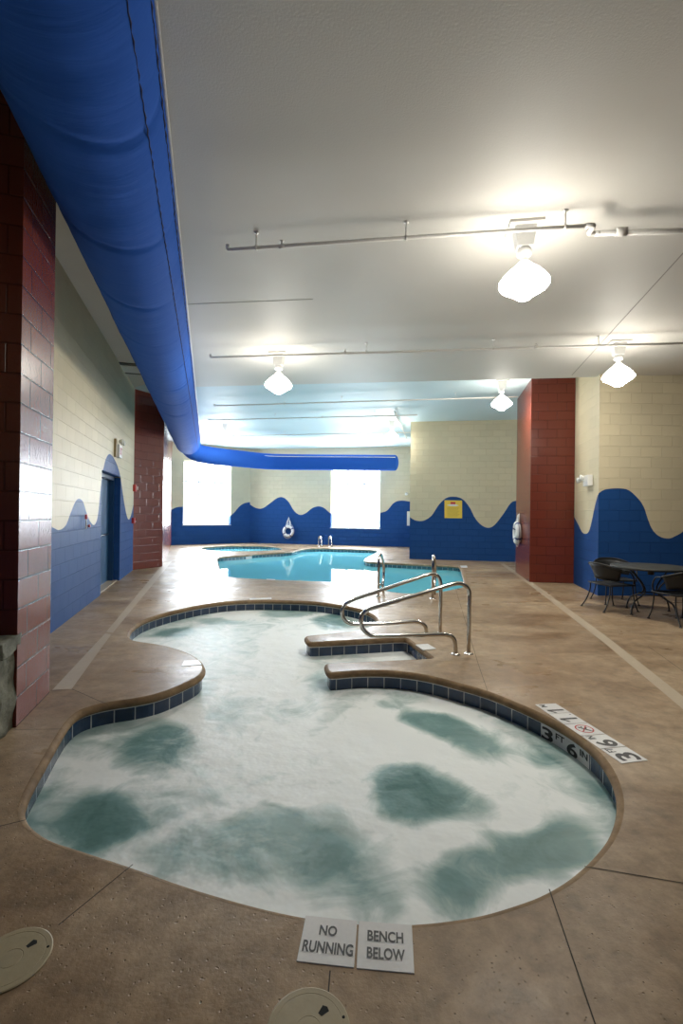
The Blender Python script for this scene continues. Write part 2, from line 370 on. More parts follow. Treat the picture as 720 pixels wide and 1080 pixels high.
def slab(mb, quad, thick_vec, mi=0):
    b = [p - thick_vec for p in quad]; n = len(quad)
    mb.face(quad, mi=mi); mb.face(b[::-1], mi=mi)
    for i in range(n): mb.face([quad[i], quad[(i+1) % n], b[(i+1) % n], b[i]], mi=mi)
    return mb

# ------------------------------------------------------------------ polygons for the pools
def chaikin(p, it=2):
    for _ in range(it):
        q = []
        for i in range(len(p)):
            a, b = p[i], p[(i+1) % len(p)]; q += [a*.75 + b*.25, a*.25 + b*.75]
        p = q
    return p
def ccw(p):
    A = sum(p[i].x*p[(i+1) % len(p)].y - p[(i+1) % len(p)].x*p[i].y for i in range(len(p)))
    return p if A > 0 else p[::-1]
def offset(p, o):                                     # positive = away from the water
    out = []; n = len(p)
    for i in range(n):
        a, b, c = p[i-1], p[i], p[(i+1) % n]; e1 = (b - a).normalized(); e2 = (c - b).normalized()
        n1 = Vector((e1.y, -e1.x)); n2 = Vector((e2.y, -e2.x)); m = (n1 + n2)
        m = m.normalized() if m.length > 1e-4 else n1
        out.append(b + m * (o / max(0.6, m.dot(n1))))
    return out
def inside(pt, poly):
    x, y = pt[0], pt[1]; c = False; j = len(poly) - 1
    for i in range(len(poly)):
        a, b = poly[i], poly[j]
        if (a.y > y) != (b.y > y) and x < (b.x - a.x)*(y - a.y)/(b.y - a.y) + a.x: c = not c
        j = i
    return c
def cdt_fill(loops, extra=()):
    vs = []; es = []
    for lp in loops:
        k = len(vs); vs += [V2(p) for p in lp]; es += [(k+i, k+(i+1) % len(lp)) for i in range(len(lp))]
    vs += [V2(p) for p in extra]
    r = delaunay_2d_cdt(vs, es, [], 0, 1e-6)
    return r[0], r[2]
def sweep_ring(mb, poly, prof, mi=0, smooth=True):
    L = [0.0]; n = len(poly)
    for i in range(n): L.append(L[-1] + (poly[(i+1) % n] - poly[i]).length)
    rows = []; uvs = []
    for o, z in prof:
        q = offset(poly, o); rows.append([V3(p, z) for p in q] ); uvs.append([(L[i], z) for i in range(n+1)])
    mb.grid(rows, True, uvs=uvs, mi=mi, smooth=smooth); return mb

SPA_PX = [(31,865),(37,872),(53,883),(88,894),(141,911),(194,930),(239,943.5),(290,957),(345,967),(395,970.5),(440,970),(480,965.5),(511,960),
 (541,951),(572,940),(602,922),(627,899),(643,877.5),(650,855),(649.5,834.5),(642,813),(627,792),(602,772),(572,755),(541,741),(511,729),(480,720.5),
 (450,712.8),(425,709),(400,707.5),(375,708),(352,710),(346,710),(343,706.5),(341,700),(346,698.5),(380,697.3),(420,695.3),(450,694),(455,693.7),(451,690.5),(431,675.5),(427.5,672.8),(421,672.8),
 (380,675),(332,677.5),(325,677.5),(322,675),(320,671),(326,669.5),(361,666.5),(380,663.5),(392,659),(398,653.5),(389,645.5),(370,640),(346,636.4),(330,634.5),(300,633.3),
 (267,633),(237,634.4),(206,639),(176,646),(154,653),(142,660.5),(136,668),(138,674),(150,676.5),(163,678),(182,681.8),(200,688),(212.5,695.5),(217,703),(216.5,708),(211,714),
 (191,724),(167,733),(142,738),(115,741.5),(96,746),(84,751),(75,759.6),(66,773),(50.5,801),(35,828),(27,848),(26.5,857)]
SPA = ccw(chaikin([V2(at(*p)) for p in SPA_PX], 2))
POOL_PX = [(229,587.5),(240,586.6),(266,585),(267,584),(307,582.2),(313,580.6),(320,578.6),(332,577.9),(360,578.6),(394,579.6),(399,581),(392,585),(382,590),(386,592.3),(400,593),(440,595),(480,596.6),(485,598),
 (490,618),(484,620),(462,624.5),(440,626),(418,625),(404,622),(396,616),(385,614.4),(340,613.2),(283,611),(241,608.8),(234,604),(231,596)]
POOL = ccw(chaikin([V2(at(*p)) for p in POOL_PX], 1))
KID_PX = [(211,578.2),(216,576.8),(230,575.8),(245,575.4),(270,575.4),(288,576.1),(296,577.4),(298,579),(292,580.2),(265,581.2),(235,581.3),(218,580)]
KID = ccw(chaikin([V2(at(*p)) for p in KID_PX], 2))

# ------------------------------------------------------------------ STRUCTURE: floor
def px_strip(mb, a, b, wid, z=0.0015, mi=0):
    A = at(*a, 0.0); B = at(*b, 0.0); d = (B - A); d.z = 0; n = Vector((-d.y, d.x, 0)).normalized()*wid/2; zz = Vector((0, 0, z))
    mb.face([A - n + zz, B - n + zz, B + n + zz, A + n + zz], mi=mi)
ROOM = [Vector((-6.0, -3.5)), Vector((16, -3.5)), Vector((16, 26)), Vector((-10.0, 26)), Vector((-10, 14))]
ROOM = [Vector((-10, -3.5)), Vector((16, -3.5)), Vector((16, 26)), Vector((-10, 26))]
holes = [offset(SPA, 0.035), offset(POOL, 0.10), offset(KID, 0.08)]
vs, fs = cdt_fill([ROOM] + holes)
fl = MB(); 
for f in fs:
    c = sum((vs[i] for i in f), Vector((0, 0)))/len(f)
    if any(inside(c, h) for h in holes): continue
    fl.face([V3(vs[i], 0) for i in f])
for a, b in [((504,700),(514,729)), ((480,620),(504,700)), ((616,914),(740,935)), ((579,938),(629,1085)), ((348,1024),(343,1085)), ((140,912),(61.6,976)),
             ((-10,874),(27,865)), ((16,769.7),(66,769)), ((74,726),(114,743.5)), ((54,728.5),(75,726.5)), ((683,681.7),(740,722))]:
    px_strip(fl, a, b, 0.0045, mi=1)
floor = fl.build('floor', [M['deck'], M['joint']]); structure(floor)

def px_poly(mb, pts, z): 
    P = [at(*p, 0.0) + Vector((0, 0, z)) for p in pts]; mb.face(P)
st = MB(); px_poly(st, [(55,728),(75.5,727),(117,669.5),(111,668)], 0.002); px_poly(st, [(112,666.5),(119,667.5),(181.5,591.7),(173,593.5)], 0.002)
structure(st.build('trim_1', M['strip']))
st = MB(); px_poly(st, [(527.5,594.6),(531.5,594.6),(566,617.5),(646.7,677),(760,766),(760,783),(718.5,747),(637.5,678.6),(561,619)], 0.002)
structure(st.build('trim_2', M['strip']))

# ------------------------------------------------------------------ STRUCTURE: walls
HC = 4.6; HM = 4.2
def interp(cv, s):
    if s <= cv[0][0]: return cv[0][1]
    for a, b in zip(cv, cv[1:]):
        if s <= b[0]:
            t = (s - a[0])/max(1e-6, b[0] - a[0]); return a[1]*(1-t) + b[1]*t
    return cv[-1][1]
def smooth_curve(pts, p0, p1, extra=()):
    q = [on_wall(px, py, p0, p1) for px, py in pts] + list(extra)
    q.sort(); c = crom([Vector((a, b, 0)) for a, b in q], 6); return [(p.x, p.y) for p in c]
def wall(name, p0, p1, z1, curve, openings=(), out=None, depth=0.2, u0=0.0, mats=None):
    p0 = V2(p0); p1 = V2(p1); t = (p1 - p0).normalized(); L = (p1 - p0).length
    if out is None: out = Vector((t.y, -t.x))
    out = V2(out).normalized()
    xs = {0.0, L}; k = int(L/0.06) + 1
    if curve:
        for i in range(k): xs.add(L*i/k)
    for o in openings: xs.add(o[0]); xs.add(o[1])
    xs = sorted(xs); xs = [x for i, x in enumerate(xs) if i == 0 or x - xs[i-1] > 1e-5]
    mb = MB()
    P = lambda s, z, d=0.0: Vector((p0.x + t.x*s + out.x*d, p0.y + t.y*s + out.y*d, z))
    for a, b in zip(xs, xs[1:]):
        mid = (a+b)/2; iv = [(0.0, z1)]
        for (s0, s1, z0, zt) in openings:
            if s0 < mid < s1: iv = [(0.0, z0), (zt, z1)]
        for lo, hi in iv:
            if hi - lo < 1e-4: continue
            ca = min(max(interp(curve, a), lo), hi) if curve else lo; cb = min(max(interp(curve, b), lo), hi) if curve else lo
            if ca > lo or cb > lo: mb.face([P(a, lo), P(b, lo), P(b, cb), P(a, ca)], [(a+u0, lo), (b+u0, lo), (b+u0, cb), (a+u0, ca)], 1)
            if ca < hi or cb < hi: mb.face([P(a, ca), P(b, cb), P(b, hi), P(a, hi)], [(a+u0, ca), (b+u0, cb), (b+u0, hi), (a+u0, hi)], 0)
    for (s0, s1, z0, zt) in openings:
        cz = min(max(interp(curve, (s0+s1)/2), z0), zt) if curve else z0
        for s in (s0, s1):
            cc = min(max(interp(curve, s), z0), zt) if curve else z0
            if cc > z0: mb.face([P(s, z0), P(s, z0, depth), P(s, cc, depth), P(s, cc)], [(0, z0), (depth, z0), (depth, cc), (0, cc)], 1)
            if cc < zt: mb.face([P(s, cc), P(s, cc, depth), P(s, zt, depth), P(s, zt)], [(0, cc), (depth, cc), (depth, zt), (0, zt)], 0)
        mb.face([P(s0, zt), P(s1, zt), P(s1, zt, depth), P(s0, zt, depth)], [(s0, 0), (s1, 0), (s1, depth), (s0, depth)], 1 if interp(curve, (s0+s1)/2) > zt else 0) if curve else None
        if z0 > 0: mb.face([P(s0, z0), P(s1, z0), P(s1, z0, depth), P(s0, z0, depth)], [(s0, 0), (s1, 0), (s1, depth), (s0, depth)], 1)
    o = mb.build(name, mats or [M['cream'], M['blue']]); structure(o); o['_P'] = 0; del o['_P']
    return P
# left wall ---------------------------------------------------------
L0 = V2(left(-2.5, -1.82)); L1 = V2(left(12.97, -1.82))
lw = [(55,556),(58,558.3),(61,559),(66,557.5),(70,553),(73,545),(76,537),(79,530),(82,526.3),(85,526.5),(88,530),(91,540),(94,548),(97,552.5),(99,553.8),(101,551.5),(103,545),
      (105,527),(107,507),(109.5,492),(112,483),(115,479),(118,480.5),(121,485),(124,492),(127,503),(130,524),(132,536),(134,545),(135.5,548),(137,546.5),(139,540),(141,531),(142.5,527.5),(144,530),(145,535),(145.7,537)]
c_left = smooth_curve(lw, L0, L1, [(0.0, 1.9), (1.4, 1.2), (2.8, 2.1), (4.2, 1.2), (5.6, 1.9)])
d0 = on_wall(106.6, 560, L0, L1)[0]; d1 = on_wall(126.4, 560, L0, L1)[0]; DZ = 2.22
PL = wall('wall_left', L0, L1, HC, c_left, [(d0, d1, 0.0, DZ)], out=-LX, depth=0.28)
# red side block (deep pier) at the end of the left wall
B1 = V2(left(12.95, -1.9)); B2 = V2(at(171, 597.5)); B3 = V2(at(180.3, 575)); B4 = B3 + Vector((-1.5, 0.2)); B5 = B1 + Vector((-1.2, 0))
structure(MB().prism([B1, B2, B3, B4, B5], 0, HC, u0=0.1).build('wall_left_pier', M['red']))
# window wall
W0 = B3; W1 = V2(at(263, 572.5)); W2 = V2(at(431, 577)) 
W2x = W1 + (W2 - W1) * 1.12
cw = smooth_curve([(180,538.5),(184,535.8),(190,534.5),(197,536),(215,548),(235,548),(243,544),(247,540.5),(252,534.5),(257,531),(263,529.6)], W0, W1)
q0 = on_wall(193, 553.5, W0, W1); q1 = on_wall(242.8, 553.5, W0, W1); zt = on_wall(215, 487, W0, W1)[1]
win1 = (q0[0], q1[0], (q0[1]+q1[1])/2, zt)
bn = lambda a, b: Vector((-(b-a).y, (b-a).x))
PW1 = wall('wall_back_left', W0, W1, HC, cw, [win1], out=bn(W0, W1), depth=0.22)
cf = smooth_curve([(263.5,532),(270,535.8),(277,536),(285,530.5),(292,525.4),(298,524.5),(304,529),(310,538.7),(316,543),(322,541.4),(329,536),(336,534),(342,536),(348,541),(360,546),(390,546),(401,541),(408,538.5),(415,530.6),(422,528),(432,529),(440,532)], W1, W2)
q0 = on_wall(348.6, 557, W1, W2); q1 = on_wall(400.5, 557, W1, W2); zt = on_wall(375, 488, W1, W2)[1]
win2 = (q0[0], q1[0], (q0[1]+q1[1])/2, zt)
PW2 = wall('wall_back', W1, W2x, HC, cf, [win2], out=bn(W1, W2), depth=0.22)
# block of wall that stands forward, beige
E0 = V2(at(431.5, 589.6)); E1 = V2(at(543, 592.6)); E1x = E0 + (E1 - E0)*2.2
ce = smooth_curve([(431.5,545),(436,548),(440,549.3),(447,549),(455,543.7),(462.5,532.5),(470,525.5),(477.5,523.8),(487,526),(495,535),(500,545),(506,552.6),(513.8,556.6),(521,554),(530.6,542),(538,531),(543,528.3),(550,528)], E0, E1)
wall('wall_middle', E0, E1x, HC, ce, out=bn(E0, E1))
E2 = E0 + MA*8.0
wall('wall_middle_return', E0, E2, HC, [(0, 1.35), (0.6, 1.3), (1.6, 1.6), (2.6, 2.0), (4, 1.4), (8, 1.4)], out=NA)
# right red column
K0 = V2(at(558, 613.9)); K1 = V2(at(605, 615.2)); K3 = V2(at(543.4, 603.2)); K2 = K1 + (K3 - K0)
colR = MB().prism([K0, K1, K2, K3], 0, HC, u0=0.05).build('column_right', M['red']); structure(colR)
# right return and right wall
G0 = V2(at(604.6, 615.4)); G1 = V2(at(630, 628.2)); G2 = V2(at(720, 628.6)); G2x = G1 + (G2 - G1).normalized()*9.0
cr = smooth_curve([(604.6,544),(610,554),(613.5,561),(617,563),(620.7,560.5),(624,548.7),(627,534),(630.5,520.8)], G0, G1)
wall('wall_right_return', G0, G1, HC, cr, out=bn(G0, G1))
cg = smooth_curve([(630.5,520.8),(634,518),(639,516),(651,515),(662,516.6),(671,524),(678.5,534),(684,550.5),(689,560.5),(696.5,566.4),(705.5,568),(712.7,565),(720,560.5),(735,545),(750,520),(765,515)], G1, G2, [(4.2, 1.9), (5.2, 1.2), (6.4, 2.0), (7.8, 1.2), (9, 1.8)])
wall('wall_right', G1, G2x, HC, cg, out=bn(G1, G2))
# the sides that are behind and beside the camera
NB = [(0, 1.6), (2, 2.1), (4, 1.2), (6, 2.1), (8, 1.2), (10, 2.1), (14, 1.2), (18, 1.9)]
wall('wall_side', G2x, Vector((G2x.x + 1.0, -3.0)), HC, NB, out=(1, 0))
wall('wall_front', V2(L0), Vector((G2x.x + 1.0, -3.0)), HC, [(0, 3.4), (30, 3.4)], out=(0, -1))  # unseen wall, blue carried far up to cut bounce light on the near deck
# left near red column
T0 = V2(at(17, 767.2)); T1 = V2(at(52, 730.6)); T2 = T1 - LX*0.6; T3 = T0 - LX*0.6
structure(MB().prism([T0, T1, T2, T3], 0, HC, u0=0.24).build('column_left', M['red']))

# ------------------------------------------------------------------ STRUCTURE: ceilings
cb = MB(); cb.prism([(-10, -3.5), (16, -3.5), (16, 26), (-10, 26)], HC, HC + .15); structure(cb.build('ceiling', M['ceil_blue']))
ea = V2(at(207, 408, HM)); eb = V2(at(600, 398.3, HM)); ed = (eb - ea).normalized()
# meet of left boundary (lateral -0.305) and the edge line
Lb = -0.302
def lat(p): return p[0]*LX.x + p[1]*LX.y
k = (Lb - lat(ea)) / (ed.x*LX.x + ed.y*LX.y); ea2 = ea + ed*k
far_r = eb + ed*12.0
cm = MB(); cm.prism([V2(left(-3.6, Lb)), ea2, far_r, Vector((16, -3.5))], HM, HC - 0.002); 
structure(cm.build('ceiling_lowered', M['ceil']))
# left strip of upper ceiling has the warm paint too
cs = MB(); e3 = left(12.95, -2.0)
cs.prism([V2(left(-3.6, -2.0)), V2(left(-3.6, Lb)), ea2, V2(left(12.95, -1.9)) ], HC - 0.012, HC - 0.002); structure(cs.build('ceiling_side', M['ceil']))
# joint in lowered ceiling
def cstrip(a, b, z, wid):
    A = at(*a, z); B = at(*b, z); d = B - A; n = Vector((-d.y, d.x, 0)).normalized()*wid/2
    m_ = MB(); q = [A - n, B - n, B + n, A + n]; m_.prism([V2(p) for p in q], z - 0.003, z - 0.0002); return m_
structure(cstrip((760, 223), (603, 395.5), HM, 0.012).build('trim_3', simple('ceiling joint grey', (0.33, 0.31, 0.28), .7)))

structure(cstrip((194, 321), (330, 315.5), HM, 0.006).build('trim_4', simple('ceiling crack grey', (0.36, 0.34, 0.31), .7)))
# ------------------------------------------------------------------ windows
def window(idx, P, op, depth=0.16, cols=(1/3, 2/3), rows=(0.68,)):
    s0, s1, z0, z1 = op
    base = P((s0+s1)/2, z0, depth); root = thing('window_%d' % idx, base, kind='structure')
    dirs = (P(1, 0) - P(0, 0)).normalized(); dn = (P(0, 0, 1) - P(0, 0)).normalized()
    fr = MB(); fw = 0.05
    for s in (s0 + fw/2, s1 - fw/2): fr.box(P(s, (z0+z1)/2, depth), (fw, 0.07, z1 - z0), dirs, dn)
    for z in (z0 + fw/2, z1 - fw/2): fr.box(P((s0+s1)/2, z, depth), (s1 - s0 - 2*fw, 0.07, fw), dirs, dn)
    fr.build('window_frame', M['frame'], root)
    mu = MB()
    for c in cols: mu.box(P(s0 + (s1-s0)*c, (z0+z1)/2, depth), (0.07, 0.04, z1 - z0 - 2*fw), dirs, dn)
    for r in rows: mu.box(P((s0+s1)/2, z0 + (z1-z0)*r, depth), (s1 - s0 - 2*fw, 0.038, 0.07), dirs, dn)
    mu.build('muntin', M['frame'], root)
    g = MB(); g.face([P(s0, z0, depth+.005), P(s1, z0, depth+.005), P(s1, z1, depth+.005), P(s0, z1, depth+.005)]); g.build('glass_pane', M['glass'], root)
    si = MB(); si.box(P((s0+s1)/2, z0 - 0.012, 0.09), (s1 - s0 + 0.06, 0.24, 0.03), dirs, dn); si.build('window_sill', M['frame'], root)
    c = P((s0+s1)/2, (z0+z1)/2, depth + 0.5)
    area('daylight', c, -dn, (s1 - s0)*1.5, (z1 - z0)*1.4, DAYLIGHT)
window(1, PW1, win1); window(2, PW2, win2)

# ------------------------------------------------------------------ door in the left wall
dr = thing('door_1', PL((d0+d1)/2, 0, 0.2), kind='structure')
dirs = V3(AX, 0); dn = V3(-LX, 0)
f = MB()
for s in (d0 + .04, d1 - .04): f.box(PL(s, DZ/2, 0.20), (0.08, 0.16, DZ), dirs, dn)
f.box(PL((d0+d1)/2, DZ - .04, 0.20), (d1 - d0 - .16, 0.16, 0.08), dirs, dn); f.build('door_frame', M['doorframe'], dr)
f = MB(); f.box(PL((d0+d1)/2, (DZ-.09)/2 + .01, 0.24), (d1 - d0 - .17, 0.05, DZ - .1), dirs, dn); leaf = bevel(f.build('door_leaf', M['door'], dr))
f = MB(); f.tube(round_path([PL(d0+.22, 1.02, .21), PL(d0+.22, 1.02, .14), PL(d1-.22, 1.02, .14), PL(d1-.22, 1.02, .21)], .04), 0.016); f.build('push_bar', M['steel'], dr)
f = MB(); f.box(PL(d0+.42, DZ - .17, .19), (0.28, 0.07, 0.09), dirs, dn); f.build('door_closer', M['white'], dr)
f = MB(); f.tube([PL(d0+.42, DZ-.12, .17), PL(d0+.66, DZ-.10, .07), PL(d0+.5, DZ-.09, .16)], 0.012); f.build('closer_arm', M['steel'], dr)
f = MB(); f.box(PL((d0+d1)/2, .008, 0.16), (d1 - d0, 0.24, 0.016), dirs, dn); f.build('threshold', M['strip'], dr)

# ------------------------------------------------------------------ POOLS
SPC = V3(sum(SPA, Vector((0, 0)))/len(SPA), 0)
spa = thing('hot_tub', SPC, 'large curving sunken hot tub full of white foaming water in the foreground deck', 'hot tub')
cop = [(0.0352, 0.0), (0.035, 0.0), (0.02, -0.004), (0.007, -0.014), (0.0, -0.030), (0.003, -0.048), (0.014, -0.060), (0.030, -0.064)]
sweep_ring(MB(), SPA, cop).build('coping', M['coping'], spa)
tb = MB(); sweep_ring(tb, SPA, [(0.030, -0.063), (0.026, -0.064), (0.026, -0.070), (0.030, -0.0705)], 1, False)
sweep_ring(tb, SPA, [(0.030, -0.0705), (0.030, -0.225)], 0, False); 
tb.uv = [[(u, v + 0.2285) for u, v in f] for f in tb.uv]
tb.build('waterline_tile', [M['tile'], M['ltile']], spa)
bs = MB(); sweep_ring(bs, SPA, [(0.030, -0.225), (0.0, -0.60), (-0.02, -1.0)]); vv, ff = cdt_fill([offset(SPA, 0.0)])
inn = offset(SPA, -0.02)
vv, ff = cdt_fill([inn])
for f in ff:
    c = sum((vv[i] for i in f), Vector((0, 0)))/3
    if inside(c, inn): bs.face([V3(vv[i], -1.0) for i in f])
bs.build('basin', M['spaplaster'], spa)
# water with foam
WZ = -0.172
wp = offset(SPA, 0.029)
xs = [p.x for p in wp]; ys = [p.y for p in wp]; extra = []
inn2 = offset(SPA, -0.03); x = min(xs)
while x < max(xs):
    y = min(ys)
    while y < max(ys):
        if inside((x, y), inn2): extra.append(Vector((x + random.uniform(-.004, .004), y + random.uniform(-.004, .004))))
        y += 0.045
    x += 0.045
vv, ff = cdt_fill([wp], extra)
ff = [f for f in ff if inside(sum((vv[i] for i in f), Vector((0, 0)))/3, wp)]
me = bpy.data.meshes.new('foaming_water'); me.from_pydata([tuple(V3(v, WZ) - SPC) for v in vv], [], [tuple(f) for f in ff])
# calm pools in the foam: centre, tip of one axis, tip of the other, strength
PATCH = [((108,866),(168,846),(98,834),1.0), ((165,785),(235,768),(150,762),.60), ((438,836),(512,856),(448,802),1.0), ((472,768),(552,794),(485,754),.85),
 ((285,905),(165,872),(330,868),.62), ((345,880),(300,930),(385,905),.35), ((565,882),(622,862),(532,850),.85), ((520,925),(590,905),(500,895),.75), ((180,668),(206,666),(178,663),.75), ((228,656),(262,655),(226,650),.55),
 ((350,655),(378,657),(350,645),.65), ((300,645),(335,645),(302,639),.5), ((270,748),(340,742),(262,728),.30), ((565,802),(585,806),(562,792),.5), ((400,950),(450,958),(395,925),.35),
 ((410,740),(450,735),(405,728),.30), ((395,686),(430,687),(390,682),.8)]
PW = []
for c, a, b, s_ in PATCH:
    c_, a_, b_ = [V2(at(*p, WZ)) for p in (c, a, b)]; e1 = a_ - c_; e2 = b_ - c_; det = e1.x*e2.y - e1.y*e2.x; PW.append((c_, e1, e2, det, s_))
att = me.attributes.new('foam', 'FLOAT', 'POINT'); from mathutils import kdtree
kd_ = kdtree.KDTree(len(wp))
for i_, p_ in enumerate(wp): kd_.insert((p_.x, p_.y, 0), i_)
kd_.balance()
vals = []; ARM = V2(at(255, 832, WZ))
for v in vv:
    p3 = Vector((v.x, v.y, 0)); wv = Vector((v.x + .22*noise.noise(p3*1.5), v.y + .22*noise.noise(p3*1.5 + Vector((7, 3, 1)))))
    wv += Vector((.035*noise.noise(p3*5), .035*noise.noise(p3*5 + Vector((4, 9, 2)))))
    fo = 0.86 + 0.22*noise.noise(Vector((v.x*.9, v.y*.9, 5)))
    dd = v - ARM; an = atan2(dd.y, dd.x); rr_ = dd.length
    fo += .30*min(1, rr_/.25)*noise.noise(Vector((cos(an)*2.6, sin(an)*2.6, rr_*.55))) + .10*noise.noise(Vector((cos(an)*8, sin(an)*8, rr_*.9 + 3))) + .10*noise.noise(Vector((cos(an)*16, sin(an)*16, rr_*1.6 + 7)))
    for c_, e1, e2, det, s_ in PW:
        d = wv - c_; a = (d.x*e2.y - d.y*e2.x)/det; b = (e1.x*d.y - e1.y*d.x)/det; r = sqrt(a*a + b*b)
        k = 1 - min(1, max(0, (r - .42)/.62)); k = k*k*(3 - 2*k); fo = fo*(1 - k*s_) + .10*k*s_
    de = kd_.find((v.x, v.y, 0))[2]; fo -= .26*max(0, 1 - de/.22)*(.6 + .8*noise.noise(p3*1.3 + Vector((2, 2, 2))))
    vals.append(fo)
att.data.foreach_set('value', vals); me.materials.append(M['spawater'])
for p in me.polygons: p.use_smooth = True
wo = bpy.data.objects.new('foaming_water', me); C.objects.link(wo); wo.parent = spa; wo['kind'] = 'stuff'; wo['label'] = 'milky foaming water with calmer teal pools'

def pool(poly, name, label, depth, wz, tilemat, watermat):
    c = V3(sum(poly, Vector((0, 0)))/len(poly), 0); o = thing(name, c, label, 'pool')
    sweep_ring(MB(), poly, [(0.101, 0.0), (0.035, 0.0), (0.01, -0.012), (0.0, -0.03), (0.01, -0.055), (0.03, -0.065)]).build('coping', M['deck'], o)
    t = MB(); sweep_ring(t, poly, [(0.03, -0.064), (0.03, -0.23)], 0, False); t.uv = [[(u, v + 0.224) for u, v in f] for f in t.uv]; t.build('waterline_tile', tilemat, o)
    b = MB(); inn = offset(poly, -0.03); sweep_ring(b, poly, [(0.03, -0.23), (0.0, -0.6), (-0.03, -depth)]); vv, ff = cdt_fill([inn])
    for f in ff:
        q = sum((vv[i] for i in f), Vector((0, 0)))/3
        if inside(q, inn): b.face([V3(vv[i], -depth) for i in f])
    b.build('basin', M['plaster'], o)
    wp = offset(poly, 0.029); vv, ff = cdt_fill([wp]); b = MB()
    for f in ff:
        q = sum((vv[i] for i in f), Vector((0, 0)))/3
        if inside(q, wp): b.face([V3(vv[i], wz) for i in f])
    b.keep = True; b.build('pool_water', watermat, o); return o
pool_o = pool(POOL, 'swimming_pool', 'angular swimming pool with clear turquoise water beyond the hot tub', 1.2, -0.15, M['pooltile'], M['water'])
kid_o = pool(KID, 'wading_pool', 'small oval pool lined with blue tiles in the far left corner under the window', 0.6, -0.15, M['pooltile'], M['water'])

# ------------------------------------------------------------------ marker tiles
up = Vector((0, 0, 1))
def deck_quad(pts, z=0.003): return [at(*p, 0.0) + up*z for p in pts]
def marker(name, pts, label, texts, group=None, cat='tile'):
    q = deck_quad(pts); c = sum(q, Vector((0, 0, 0)))/4; o = thing(name, (c.x, c.y, 0), label, cat, group)
    bevel(slab(MB(), q, up*0.006).build('tile_face', M['ltile'], o), .001, 1)
    if texts:
        t = MB()
        for tx in texts: text_on(t, q, *tx, up*0.0012)
        t.keep = True; t.build('lettering', M['ink'], o)
    return o
marker('floor_marker_tile', [(322.5,966.2),(376.6,971.7),(373.2,1021.4),(312.5,1014.5)], 'white deck tile lettered NO RUNNING at the near rim of the hot tub',
       [('NO', .31, .19, .64, .42), ('RUNNING', .055, .55, .965, .80)])
marker('floor_marker_tile', [(378.4,971.9),(434.2,976.2),(436.8,1027.5),(375.8,1022)], 'white deck tile lettered BENCH BELOW at the near rim of the hot tub',
       [('BENCH', .17, .20, .83, .44), ('BELOW', .17, .56, .85, .80)])
# depth strip: five tiles read from the right-hand deck
TLp, TRp, BRp, BLp = deck_quad([(656,805.8),(563.8,743),(585.5,742),(683.8,802.5)])
def subq(u0, u1, g=0.006):
    Q = [TLp, TRp, BRp, BLp]; return [bil(Q, u0+g, 0), bil(Q, u1-g, 0), bil(Q, u1-g, 1), bil(Q, u0+g, 1)]
def depth_tile(u0, u1, label, marks, ring=False):
    q = subq(u0, u1, 0.004); c = sum(q, Vector((0, 0, 0)))/4; o = thing('depth_marker_tile', (c.x, c.y, 0), label, 'tile', 'depth marker tiles on the right deck')
    bevel(slab(MB(), q, up*.006).build('tile_face', M['ltile'], o), .001, 1); Q = [TLp, TRp, BRp, BLp]
    if marks:
        t = MB(); t.keep = True
        for body, a0, b0, a1, b1 in marks: text_on(t, Q, body, a0, b0, a1, b1, up*.0012)
        t.build('lettering', M['ink'], o)
    if ring:
        ca = (q[0]+q[1]+q[2]+q[3])/4 + up*.0016; ex = (q[1]-q[0]).normalized(); ey = (q[3]-q[0]).normalized(); r = 0.062
        t = MB(); rows = [[ca + (ex*cos(a*pi/18) + ey*sin(a*pi/18))*rr for a in range(36)] for rr in (r-.009, r)]; t.grid(rows, True, smooth=False)
        d = (ex + ey).normalized(); n_ = (ex - ey).normalized()
        t.face([ca + d*r*.95 + n_*.004, ca - d*r*.95 + n_*.004, ca - d*r*.95 - n_*.004, ca + d*r*.95 - n_*.004]); t.keep = True; t.build('prohibition_ring', M['redink'], o)
        t = MB(); t.keep = True; g_ = lambda x, y: ca + ex*x + ey*y + up*.0006
        def bar(a, b, w_):
            d_ = (g_(*b) - g_(*a)).normalized(); s_ = d_.cross(up)*w_; t.face([g_(*a)-s_, g_(*b)-s_, g_(*b)+s_, g_(*a)+s_])
        bar((-.035, .025), (.01, -.015), .007); bar((.01, -.015), (.035, .0), .004); bar((-.01, .005), (.02, .028), .004); bar((-.035, .025), (-.04, .04), .004)
        t.lathe([(0, 0), (.009, 0)], g_(.022, -.024), 12); t.build('diver_figure', M['ink'], o)
    return o
depth_tile(0, .2, 'white deck tile with the big 3 and FT, nearest on the depth strip', [('3', .02, .12, .125, .88), ('FT', .14, .10, .195, .38)])
depth_tile(.2, .4, 'white deck tile with the big 6 and small IN on the depth strip', [('6', .215, .12, .315, .88), ('IN', .335, .10, .385, .38)])
depth_tile(.4, .6, 'white deck tile with the red ringed no diving symbol on the depth strip', [], True)
depth_tile(.6, .8, 'white deck tile with the first 1 and a point on the depth strip', [('1', .63, .12, .70, .88), ('.', .755, .80, .768, .88)])
depth_tile(.8, 1.0, 'white deck tile with the last 1 and M, farthest on the depth strip', [('1', .80, .12, .87, .88), ('M', .925, .10, .975, .38)])
